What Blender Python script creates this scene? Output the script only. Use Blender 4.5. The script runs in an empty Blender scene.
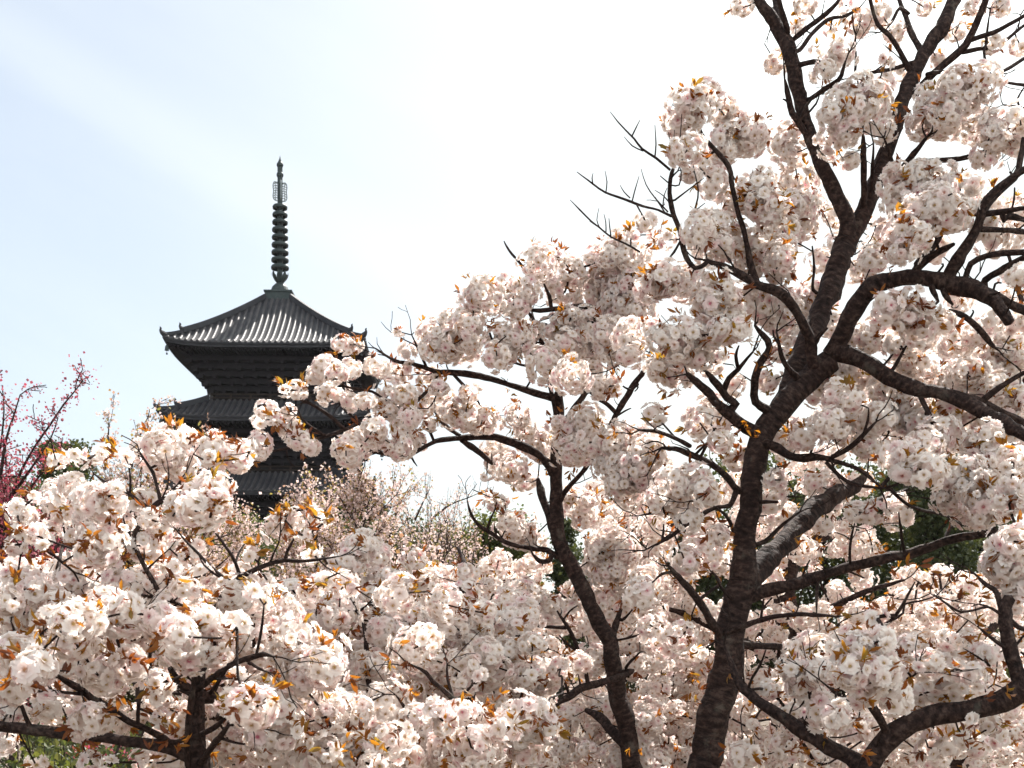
import bpy, math, random
import numpy as np
from mathutils import Vector, Matrix

rng = np.random.default_rng(7)
random.seed(7)
F = 1236.0          # focal length in pixels at 1024 wide
EYE = 1.6           # eye height
HZ = 650.0          # horizon row
col = bpy.context.scene.collection
sc = bpy.context.scene

# ------------------------------------------------------------------ camera, sky, sun, exposure
cam = bpy.data.cameras.new('camera')
cam.sensor_width = 36.0
cam.lens = 36.0 * F / 1024.0
cam.shift_y = (HZ - 384.0) / 1024.0
cam.clip_start = 0.1
cam.clip_end = 3000.0
cam.dof.use_dof = True
cam.dof.focus_distance = 5.0
cam.dof.aperture_fstop = 16.0
cam_o = bpy.data.objects.new('camera', cam)
cam_o.location = (0, 0, EYE)
cam_o.rotation_euler = (math.radians(90), 0, 0)
col.objects.link(cam_o)
sc.camera = cam_o

SUN_EL = math.radians(49.0)
SUN_AZ = math.radians(24.0)      # clockwise from +Y (ahead), towards +X (right)
world = bpy.data.worlds.new('World')
sc.world = world
world.use_nodes = True
nt = world.node_tree
nt.nodes.clear()
N = nt.nodes.new
L = nt.links.new
sky = N('ShaderNodeTexSky')
sky.sky_type = 'NISHITA'
sky.sun_disc = False
sky.sun_elevation = SUN_EL
sky.sun_rotation = SUN_AZ
sky.air_density = 1.0
sky.dust_density = 1.6
sky.ozone_density = 1.0
tc = N('ShaderNodeTexCoord')
sep = N('ShaderNodeSeparateXYZ')
L(tc.outputs['Generated'], sep.inputs[0])
def wm(op, a, b=None, c=None):
    n = N('ShaderNodeMath'); n.operation = op
    for i, v in enumerate((a, b, c)):
        if v is None: continue
        if isinstance(v, (int, float)): n.inputs[i].default_value = v
        else: L(v, n.inputs[i])
    return n.outputs[0]
ys = wm('MAXIMUM', sep.outputs[1], 0.05)
u = wm('DIVIDE', sep.outputs[0], ys)
v = wm('DIVIDE', sep.outputs[2], ys)
comb = N('ShaderNodeCombineXYZ')
# cloud coordinates turned along the streak
su = wm('ADD', wm('MULTIPLY', u, 0.872), wm('MULTIPLY', v, -0.489))
sv = wm('ADD', wm('MULTIPLY', u, 0.489), wm('MULTIPLY', v, 0.872))
L(wm('MULTIPLY', su, 1.3), comb.inputs[0])
L(wm('MULTIPLY', sv, 5.0), comb.inputs[1])
nz = N('ShaderNodeTexNoise')
nz.inputs['Scale'].default_value = 2.2
nz.inputs['Detail'].default_value = 7.0
nz.inputs['Roughness'].default_value = 0.55
L(comb.outputs[0], nz.inputs['Vector'])
cl = N('ShaderNodeMapRange'); cl.inputs[1].default_value = 0.42; cl.inputs[2].default_value = 0.75
cl.inputs[3].default_value = 0.0; cl.inputs[4].default_value = 0.3
L(nz.outputs[0], cl.inputs[0])
# the long cirrus streak
dist = wm('ABSOLUTE', wm('SUBTRACT', wm('ADD', sv, wm('MULTIPLY', wm('SUBTRACT', nz.outputs[0], 0.5), 0.06)), 0.229))
st = N('ShaderNodeMapRange'); st.interpolation_type = 'SMOOTHERSTEP'
st.inputs[1].default_value = 0.0; st.inputs[2].default_value = 0.05; st.inputs[3].default_value = 0.34; st.inputs[4].default_value = 0.0
L(dist, st.inputs[0])
cover = wm('MINIMUM', wm('ADD', cl.outputs[0], st.outputs[0]), 1.0)
mixc = N('ShaderNodeMix'); mixc.data_type = 'RGBA'
dp = N('ShaderNodeVectorMath'); dp.operation = 'DOT_PRODUCT'
L(tc.outputs['Generated'], dp.inputs[0])
dp.inputs[1].default_value = (math.sin(SUN_AZ)*math.cos(SUN_EL), math.cos(SUN_AZ)*math.cos(SUN_EL), math.sin(SUN_EL))
gl = N('ShaderNodeMapRange'); gl.interpolation_type = 'SMOOTHSTEP'      # thin high cloud thickens towards the right of the pagoda
gl.inputs[1].default_value = -0.33; gl.inputs[2].default_value = 0.20
L(u, gl.inputs[0])
L(wm('MINIMUM', wm('ADD', wm('MULTIPLY_ADD', cover, 0.30, 0.38), wm('MULTIPLY', gl.outputs[0], 0.5)), 1.0), mixc.inputs[0])
au = N('ShaderNodeMapRange'); au.interpolation_type = 'SMOOTHSTEP'      # the veil glows round the sun
au.inputs[1].default_value = 0.86; au.inputs[2].default_value = 1.0; au.inputs[3].default_value = 1.0; au.inputs[4].default_value = 3.5
L(dp.outputs['Value'], au.inputs[0])
back_fill = N('ShaderNodeMapRange'); back_fill.interpolation_type = 'SMOOTHSTEP'      # added fill: unseen bright sky behind the camera, lifts the blossoms' near side
back_fill.inputs[1].default_value = 0.0; back_fill.inputs[2].default_value = -0.6; back_fill.inputs[3].default_value = 0.0; back_fill.inputs[4].default_value = 1.35
L(sep.outputs[1], back_fill.inputs[0])
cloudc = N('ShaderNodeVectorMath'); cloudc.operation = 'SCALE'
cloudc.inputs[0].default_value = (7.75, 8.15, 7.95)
L(wm('ADD', au.outputs[0], back_fill.outputs[0]), cloudc.inputs['Scale'])
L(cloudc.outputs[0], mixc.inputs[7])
L(sky.outputs[0], mixc.inputs[6])
bg = N('ShaderNodeBackground')
bg.inputs[1].default_value = 0.0595
out = N('ShaderNodeOutputWorld')
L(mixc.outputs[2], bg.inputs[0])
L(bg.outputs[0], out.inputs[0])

sun = bpy.data.lights.new('sun', 'SUN')
sun.energy = 5.0
sun.angle = math.radians(0.6)
sun.color = (1.0, 0.945, 0.88)
sun_o = bpy.data.objects.new('sun', sun)
dirv = Vector((math.sin(SUN_AZ) * math.cos(SUN_EL), math.cos(SUN_AZ) * math.cos(SUN_EL), math.sin(SUN_EL)))
sun_o.rotation_euler = dirv.to_track_quat('Z', 'Y').to_euler()
sun_o.location = dirv * 60
col.objects.link(sun_o)

sc.view_settings.view_transform = 'Standard'
sc.view_settings.look = 'None'
sc.view_settings.exposure = 1.31
sc.view_settings.gamma = 1.0
sc.view_settings.use_curve_mapping = False
sc.render.engine = 'CYCLES'
sc.cycles.max_bounces = 8
sc.cycles.diffuse_bounces = 5
sc.cycles.transmission_bounces = 5
sc.cycles.use_denoising = True

# ------------------------------------------------------------------ helpers
def at(px, py, d):
    return np.array(((px - 512.0) / F * d, d, EYE + (HZ - py) / F * d))

def ground_z(x, y):
    t = min(max((y - 16.0) / 40.0, 0.0), 1.0)
    t = t * t * (3 - 2 * t)
    return -2.6 * t

class Acc:
    """collects vertices, faces and point attributes, then links them as one mesh object"""
    def __init__(self):
        self.v = []; self.f = []; self.a = {}; self.n = 0
    def add(self, verts, faces, **attrs):
        verts = np.asarray(verts, dtype=np.float64).reshape(-1, 3)
        faces = np.asarray(faces, dtype=np.int64)
        self.f.append(faces + self.n)
        self.v.append(verts)
        for k, val in attrs.items():
            self.a.setdefault(k, []).append((self.n, np.broadcast_to(np.asarray(val, dtype=np.float32), (len(verts),))))
        self.n += len(verts)
    def box(self, lo, hi):
        x0, y0, z0 = lo; x1, y1, z1 = hi
        v_ = [(x0,y0,z0),(x1,y0,z0),(x1,y1,z0),(x0,y1,z0),(x0,y0,z1),(x1,y0,z1),(x1,y1,z1),(x0,y1,z1)]
        self.add(v_, [(0,3,2,1),(4,5,6,7),(0,1,5,4),(1,2,6,5),(2,3,7,6),(3,0,4,7)])
    def lathe(self, prof, n=20, center=(0,0,0)):
        prof = np.array(prof, dtype=float)
        ang = np.linspace(0, 2*np.pi, n, endpoint=False)
        P = np.stack([prof[:,0][:,None]*np.cos(ang), prof[:,0][:,None]*np.sin(ang), np.repeat(prof[:,1][:,None], n, 1)], -1)
        P = P.reshape(-1, 3) + np.array(center)
        fs = []
        for i in range(len(prof)-1):
            for j in range(n):
                k = (j+1) % n
                fs.append((i*n+j, i*n+k, (i+1)*n+k, (i+1)*n+j))
        self.add(P, fs)
    def mesh(self, name, mat, smooth=True):
        me = bpy.data.meshes.new(name)
        V = np.concatenate(self.v).astype(np.float32)
        tot = []; idx = []
        for f in self.f:
            if f.size == 0: continue
            idx.append(f.reshape(-1)); tot.append(np.full(len(f), f.shape[1], dtype=np.int32))
        idx = np.concatenate(idx).astype(np.int32); tot = np.concatenate(tot)
        start = np.concatenate(([0], np.cumsum(tot)[:-1])).astype(np.int32)
        me.vertices.add(len(V)); me.vertices.foreach_set('co', V.ravel())
        me.loops.add(len(idx)); me.loops.foreach_set('vertex_index', idx)
        me.polygons.add(len(tot)); me.polygons.foreach_set('loop_start', start)
        me.polygons.foreach_set('use_smooth', np.full(len(tot), bool(smooth)))
        for k, val in self.a.items():
            at_ = me.attributes.new(k, 'FLOAT', 'POINT')
            full = np.zeros(len(V), dtype=np.float32)
            for o0, vv in val: full[o0:o0+len(vv)] = vv
            at_.data.foreach_set('value', full)
        me.update(calc_edges=True)
        me.validate()
        me.materials.append(mat)
        return me
    def obj(self, name, mat, parent=None, smooth=True, kind=None):
        if self.n == 0: return None
        return link(name, self.mesh(name, mat, smooth), parent, kind)

def link(name, me, parent=None, kind=None):
    o = bpy.data.objects.new(name, me)
    col.objects.link(o)
    if parent is not None: o.parent = parent
    if kind: o['kind'] = kind
    return o

def empty(name, label, cat, loc=(0, 0, 0), rz=0.0, group=None):
    o = bpy.data.objects.new(name, None)
    o.location = loc; o.rotation_euler = (0, 0, rz)
    o.empty_display_size = 0.2
    o['label'] = label; o['category'] = cat
    if group: o['group'] = group
    col.objects.link(o)
    return o

def spline(P, R, step):
    """Catmull-Rom through P (n,3) with radii R"""
    P = np.asarray(P, float); R = np.asarray(R, float)
    if len(P) == 2:
        P = np.array([P[0], (P[0]+P[1])/2, P[1]]); R = np.array([R[0], (R[0]+R[1])/2, R[1]])
    Q = np.vstack([2*P[0]-P[1], P, 2*P[-1]-P[-2]])
    out = []; rad = []
    for i in range(len(P)-1):
        p0, p1, p2, p3 = Q[i], Q[i+1], Q[i+2], Q[i+3]
        m = max(2, int(np.linalg.norm(p2-p1)/step))
        t = np.arange(m)[:, None]/m
        out.append(0.5*((2*p1)+(-p0+p2)*t+(2*p0-5*p1+4*p2-p3)*t**2+(-p0+3*p1-3*p2+p3)*t**3))
        rad.append(R[i]+(R[i+1]-R[i])*t[:, 0])
    out.append(P[-1:]); rad.append(R[-1:])
    return np.vstack(out), np.concatenate(rad)

def tube(acc, P, R, n=8, rough=0.10, cap=True):
    """swept tube with uneven radius"""
    m = len(P)
    T = np.gradient(P, axis=0)
    T /= np.linalg.norm(T, axis=1)[:, None] + 1e-12
    ref = np.array((0.0, 0.0, 1.0)) if abs(T[0][2]) < 0.9 else np.array((1.0, 0.0, 0.0))
    u_ = np.cross(T[0], ref); u_ /= np.linalg.norm(u_)
    ang = np.linspace(0, 2*np.pi, n, endpoint=False)
    ca, sa = np.cos(ang), np.sin(ang)
    V = np.empty((m, n, 3))
    nz_ = rng.normal(0, 1, (m, n))
    if m > 3:
        k = np.array((0.25, 0.5, 0.25))
        nz_ = np.apply_along_axis(lambda a: np.convolve(a, k, 'same'), 0, nz_)
        lump = np.convolve(rng.normal(0, 1, m+8), np.ones(9)/9, 'valid')*1.6
    else:
        lump = np.zeros(m)
    for i in range(m):
        t = T[i]
        u_ = u_ - t*np.dot(u_, t); u_ /= np.linalg.norm(u_) + 1e-12
        w = np.cross(t, u_)
        rr = R[i]*(1 + rough*nz_[i] + rough*1.2*lump[i])
        V[i] = P[i] + (rr*ca)[:, None]*u_ + (rr*sa)[:, None]*w
    i_ = np.arange(m-1)[:, None]*n; j_ = np.arange(n)[None, :]; k_ = (j_+1) % n
    fs = np.stack([i_+j_, i_+k_, i_+n+k_, i_+n+j_], -1).reshape(-1, 4)
    ln = np.concatenate(([0.0], np.cumsum(np.linalg.norm(np.diff(P, axis=0), axis=1)))) + rng.uniform(0, 50)
    acc.add(V.reshape(-1, 3), fs, bl=np.repeat(ln, n), bc=np.tile(ca, m), bs=np.tile(sa, m))
    if cap:
        acc.add(np.vstack([V[-1], P[-1]+T[-1]*R[-1]*0.6]), [(j, (j+1) % n, n) for j in range(n)], bl=ln[-1], bc=np.append(ca, 0), bs=np.append(sa, 0))

# ------------------------------------------------------------------ materials
def mat(name):
    m = bpy.data.materials.new(name); m.use_nodes = True
    t = m.node_tree; t.nodes.clear()
    return m, t, t.nodes.new, t.links.new

def ramp(n, stops):
    r = n('ShaderNodeValToRGB')
    els = r.color_ramp.elements
    while len(els) < len(stops): els.new(0.5)
    for e, (p, c) in zip(els, stops):
        e.position = p; e.color = (*c, 1)
    return r

def petal_mat(name, centre_a, centre_b, inner, tip, blush, trans=0.60):
    m, t, n, l = mat(name)
    a = n('ShaderNodeAttribute'); a.attribute_name = 'rad'
    b = n('ShaderNodeAttribute'); b.attribute_name = 'frnd'
    oi = n('ShaderNodeObjectInfo')
    ad = n('ShaderNodeMath'); ad.operation = 'MULTIPLY_ADD'; ad.inputs[1].default_value = 0.35
    l(oi.outputs['Random'], ad.inputs[0]); l(b.outputs['Fac'], ad.inputs[2])
    fr = n('ShaderNodeMath'); fr.operation = 'FRACT'; l(ad.outputs[0], fr.inputs[0])
    sel = n('ShaderNodeMapRange'); sel.inputs[1].default_value = 0.70; sel.inputs[2].default_value = 0.95
    l(fr.outputs[0], sel.inputs[0])
    cc = n('ShaderNodeMix'); cc.data_type = 'RGBA'
    cc.inputs[6].default_value = (*centre_a, 1); cc.inputs[7].default_value = (*centre_b, 1)
    l(sel.outputs[0], cc.inputs[0])
    pr = ramp(n, [(0.18, inner), (0.75, tip), (1.0, tip)])
    l(a.outputs['Fac'], pr.inputs[0])
    pm = n('ShaderNodeMix'); pm.data_type = 'RGBA'; pm.blend_type = 'MULTIPLY'
    bl = ramp(n, [(0.0, (1, 1, 1)), (0.6, (1, 1, 1)), (1.0, blush)])
    l(fr.outputs[0], bl.inputs[0])
    pm.inputs[0].default_value = 1.0
    l(pr.outputs[0], pm.inputs[6]); l(bl.outputs[0], pm.inputs[7])
    cm = n('ShaderNodeMapRange'); cm.inputs[1].default_value = 0.09; cm.inputs[2].default_value = 0.27
    l(a.outputs['Fac'], cm.inputs[0])
    fin = n('ShaderNodeMix'); fin.data_type = 'RGBA'
    l(cm.outputs[0], fin.inputs[0]); l(cc.outputs[2], fin.inputs[6]); l(pm.outputs[2], fin.inputs[7])
    d = n('ShaderNodeBsdfDiffuse'); tr = n('ShaderNodeBsdfTranslucent'); mx = n('ShaderNodeMixShader')
    mx.inputs[0].default_value = trans
    wt = n('ShaderNodeMix'); wt.data_type = 'RGBA'; wt.blend_type = 'MULTIPLY'; wt.inputs[0].default_value = 1.0
    wt.inputs[7].default_value = (1.0, 0.97, 0.93, 1)      # light that has gone through a petal is a little warmer
    l(fin.outputs[2], wt.inputs[6])
    l(fin.outputs[2], d.inputs[0]); l(wt.outputs[2], tr.inputs[0])
    l(d.outputs[0], mx.inputs[1]); l(tr.outputs[0], mx.inputs[2])
    o = n('ShaderNodeOutputMaterial'); l(mx.outputs[0], o.inputs[0])
    return m

def leaf_mat(name, cols, tcols, trans=0.55):
    m, t, n, l = mat(name)
    b = n('ShaderNodeAttribute'); b.attribute_name = 'frnd'
    r1 = ramp(n, [(i/(len(cols)-1), c) for i, c in enumerate(cols)])
    r2 = ramp(n, [(i/(len(tcols)-1), c) for i, c in enumerate(tcols)])
    l(b.outputs['Fac'], r1.inputs[0]); l(b.outputs['Fac'], r2.inputs[0])
    d = n('ShaderNodeBsdfPrincipled'); d.inputs['Roughness'].default_value = 0.5; d.inputs['Specular IOR Level'].default_value = 0.25
    tr = n('ShaderNodeBsdfTranslucent'); mx = n('ShaderNodeMixShader'); mx.inputs[0].default_value = trans
    l(r1.outputs[0], d.inputs[0]); l(r2.outputs[0], tr.inputs[0])
    l(d.outputs[0], mx.inputs[1]); l(tr.outputs[0], mx.inputs[2])
    o = n('ShaderNodeOutputMaterial'); l(mx.outputs[0], o.inputs[0])
    return m

def solid_mat(name, c0, c1, scale=4.0, rough=0.8, bump=0.0, stretch=(1, 1, 1), metal=0.0, detail=5.0, bdist=0.01):
    m, t, n, l = mat(name)
    tcn = n('ShaderNodeTexCoord'); mp = n('ShaderNodeMapping'); mp.inputs['Scale'].default_value = stretch
    l(tcn.outputs['Object'], mp.inputs[0])
    nz_ = n('ShaderNodeTexNoise'); nz_.inputs['Scale'].default_value = scale; nz_.inputs['Detail'].default_value = detail
    nz_.inputs['Roughness'].default_value = 0.6
    l(mp.outputs[0], nz_.inputs['Vector'])
    r = ramp(n, [(0.3, c0), (0.7, c1)]); l(nz_.outputs[0], r.inputs[0])
    p = n('ShaderNodeBsdfPrincipled'); p.inputs['Roughness'].default_value = rough; p.inputs['Specular IOR Level'].default_value = 0.2; p.inputs['Metallic'].default_value = metal
    l(r.outputs[0], p.inputs[0])
    if bump:
        b = n('ShaderNodeBump'); b.inputs['Strength'].default_value = bump; b.inputs['Distance'].default_value = bdist
        l(nz_.outputs[0], b.inputs['Height']); l(b.outputs[0], p.inputs['Normal'])
    o = n('ShaderNodeOutputMaterial'); l(p.outputs[0], o.inputs[0])
    return m

M_petal = petal_mat('cherry_petal', (0.52, 0.38, 0.17), (0.62, 0.22, 0.30), (0.82, 0.735, 0.70), (0.885, 0.85, 0.83), (0.975, 0.88, 0.905))
M_back = petal_mat('pale_petal', (0.52, 0.34, 0.18), (0.6, 0.24, 0.30), (0.81, 0.72, 0.68), (0.875, 0.835, 0.81), (0.97, 0.875, 0.90))
M_small = leaf_mat('small_pink_blossom', [(0.72, 0.57, 0.55), (0.66, 0.49, 0.46), (0.72, 0.60, 0.57), (0.30, 0.17, 0.11), (0.17, 0.17, 0.05)],
                   [(0.72, 0.56, 0.53), (0.64, 0.46, 0.42), (0.72, 0.60, 0.56), (0.34, 0.17, 0.08), (0.24, 0.24, 0.05)], 0.45)
M_red = leaf_mat('crimson_blossom', [(0.28, 0.045, 0.08), (0.19, 0.03, 0.05), (0.36, 0.12, 0.15), (0.16, 0.045, 0.04)],
                 [(0.40, 0.06, 0.11), (0.30, 0.045, 0.07), (0.46, 0.17, 0.20), (0.24, 0.07, 0.05)], 0.5)
M_leaf = leaf_mat('copper_leaf', [(0.06, 0.022, 0.014), (0.10, 0.034, 0.016), (0.14, 0.055, 0.018), (0.15, 0.095, 0.025)],
                  [(0.20, 0.05, 0.015), (0.36, 0.10, 0.015), (0.60, 0.25, 0.015), (0.36, 0.27, 0.03)], 0.42)
M_green = leaf_mat('evergreen_leaf', [(0.024, 0.032, 0.014), (0.042, 0.050, 0.02), (0.066, 0.072, 0.026)],
                   [(0.06, 0.08, 0.02), (0.09, 0.105, 0.025), (0.13, 0.13, 0.03)], 0.25)
M_olive = leaf_mat('spring_leaf', [(0.045, 0.06, 0.02), (0.07, 0.085, 0.025), (0.10, 0.105, 0.03)],
                   [(0.11, 0.14, 0.025), (0.16, 0.18, 0.03), (0.21, 0.2, 0.04)], 0.35)

def bark_mat(name, c0, c1, c2):
    """dark cherry bark: lenticel bands running round the limb, fine cracks, a little grey lichen"""
    m, t, n, l = mat(name)
    def attr(k):
        a = n('ShaderNodeAttribute'); a.attribute_name = k; return a.outputs['Fac']
    def mth(op, a, b):
        q = n('ShaderNodeMath'); q.operation = op
        for i, v_ in enumerate((a, b)):
            if isinstance(v_, (int, float)): q.inputs[i].default_value = v_
            else: l(v_, q.inputs[i])
        return q.outputs[0]
    cb = n('ShaderNodeCombineXYZ')
    l(mth('MULTIPLY', attr('bc'), 1.3), cb.inputs[0]); l(mth('MULTIPLY', attr('bs'), 1.3), cb.inputs[1]); l(mth('MULTIPLY', attr('bl'), 75.0), cb.inputs[2])
    n1 = n('ShaderNodeTexNoise'); n1.inputs['Scale'].default_value = 1.0; n1.inputs['Detail'].default_value = 3; n1.inputs['Roughness'].default_value = 0.6
    l(cb.outputs[0], n1.inputs['Vector'])
    tcn = n('ShaderNodeTexCoord')
    n2 = n('ShaderNodeTexNoise'); n2.inputs['Scale'].default_value = 75.0; n2.inputs['Detail'].default_value = 5; n2.inputs['Roughness'].default_value = 0.7
    l(tcn.outputs['Object'], n2.inputs['Vector'])
    n3 = n('ShaderNodeTexNoise'); n3.inputs['Scale'].default_value = 13.0; n3.inputs['Detail'].default_value = 6; n3.inputs['Roughness'].default_value = 0.65
    l(tcn.outputs['Object'], n3.inputs['Vector'])
    h = mth('ADD', mth('MULTIPLY', n1.outputs[0], 0.52), mth('ADD', mth('MULTIPLY', n2.outputs[0], 0.28), mth('MULTIPLY', n3.outputs[0], 0.20)))
    r = ramp(n, [(0.38, c0), (0.50, c1), (0.62, c2)]); l(h, r.inputs[0])
    li = n('ShaderNodeMapRange'); li.inputs[1].default_value = 0.60; li.inputs[2].default_value = 0.70; li.inputs[4].default_value = 0.35
    l(n3.outputs[0], li.inputs[0])
    mx_ = n('ShaderNodeMix'); mx_.data_type = 'RGBA'; mx_.inputs[7].default_value = (0.13, 0.125, 0.105, 1)
    l(li.outputs[0], mx_.inputs[0]); l(r.outputs[0], mx_.inputs[6])
    p = n('ShaderNodeBsdfPrincipled'); p.inputs['Roughness'].default_value = 0.8; p.inputs['Specular IOR Level'].default_value = 0.15
    l(mx_.outputs[2], p.inputs[0])
    b = n('ShaderNodeBump'); b.inputs['Strength'].default_value = 1.0; b.inputs['Distance'].default_value = 0.02
    l(h, b.inputs['Height']); l(b.outputs[0], p.inputs['Normal'])
    o = n('ShaderNodeOutputMaterial'); l(p.outputs[0], o.inputs[0])
    return m
M_bark = bark_mat('cherry_bark', (0.008, 0.0046, 0.0042), (0.028, 0.0165, 0.0145), (0.075, 0.049, 0.041))
M_tile = solid_mat('roof_tile', (0.022, 0.021, 0.025), (0.056, 0.052, 0.054), 1.6, 0.55, 0.2)
M_tile_flat = solid_mat('roof_tile_flat', (0.014, 0.014, 0.018), (0.032, 0.032, 0.037), 1.6, 0.7)
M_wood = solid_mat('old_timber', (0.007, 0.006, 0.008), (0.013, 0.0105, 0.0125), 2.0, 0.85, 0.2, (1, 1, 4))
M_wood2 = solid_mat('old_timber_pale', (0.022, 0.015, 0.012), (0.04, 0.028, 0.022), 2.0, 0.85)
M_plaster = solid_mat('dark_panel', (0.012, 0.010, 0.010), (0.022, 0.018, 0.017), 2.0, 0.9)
M_bronze = solid_mat('weathered_bronze', (0.018, 0.026, 0.028), (0.042, 0.052, 0.052), 5.0, 0.55, 0.1, metal=0.3)
M_flame = solid_mat('pale_weathered_bronze', (0.13, 0.15, 0.16), (0.22, 0.24, 0.25), 5.0, 0.6)
M_ground = solid_mat('earth', (0.06, 0.046, 0.033), (0.14, 0.105, 0.08), 1.2, 0.95, 0.5, bdist=0.05)
M_stone = solid_mat('stone', (0.22, 0.21, 0.19), (0.34, 0.32, 0.29), 1.2, 0.9, 0.3)

# ------------------------------------------------------------------ ground
ga = Acc()
xs = np.concatenate([np.linspace(-400, -60, 12), np.linspace(-50, 50, 26), np.linspace(60, 400, 12)])
yv = np.concatenate([np.linspace(-30, 100, 66), np.linspace(120, 1500, 24)])
GX, GY = np.meshgrid(xs, yv)
GZ = np.array([[ground_z(a, b) for a, b in zip(r0, r1)] for r0, r1 in zip(GX, GY)]) + 0.03*np.sin(GX*1.7)*np.cos(GY*1.3)
nx = len(xs)
fs = [(j*nx+i, j*nx+i+1, (j+1)*nx+i+1, (j+1)*nx+i) for j in range(len(yv)-1) for i in range(nx-1)]
ga.add(np.stack([GX, GY, GZ], -1).reshape(-1, 3), fs)
ga.obj('ground', M_ground, None, True, 'structure')

# ------------------------------------------------------------------ pagoda
PD = 77.0
pag_x = (280 - 512)/F*PD
PB = -2.6
pag = empty('pagoda', 'tall dark wooden five-storey pagoda with grey tiled roofs and bronze spire behind the blossoms', 'pagoda', (pag_x, PD, PB), math.radians(1.5))
def zrow(py, d): return EYE + (HZ - py)/F*d - PB

def rot4(k, P):
    c, s = [(1, 0), (0, 1), (-1, 0), (0, -1)][k]
    P = np.asarray(P, float)
    Q = P.copy(); Q[..., 0] = c*P[..., 0] - s*P[..., 1]; Q[..., 1] = s*P[..., 0] + c*P[..., 1]
    return Q

def roof_height(d, x, a, b, zt, ze, lift):
    """height of the roof surface at distance d from the axis (b..a), x along the eave"""
    t = (d - b)/(a - b)
    base = zt + (ze - zt)*(1 - (1 - t)**1.22)
    cx_ = np.clip(np.abs(x)/np.maximum(d, 1e-6), 0, 1)
    return base + lift*(cx_**5)*np.clip(t, 0, 1)**1.5

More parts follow.
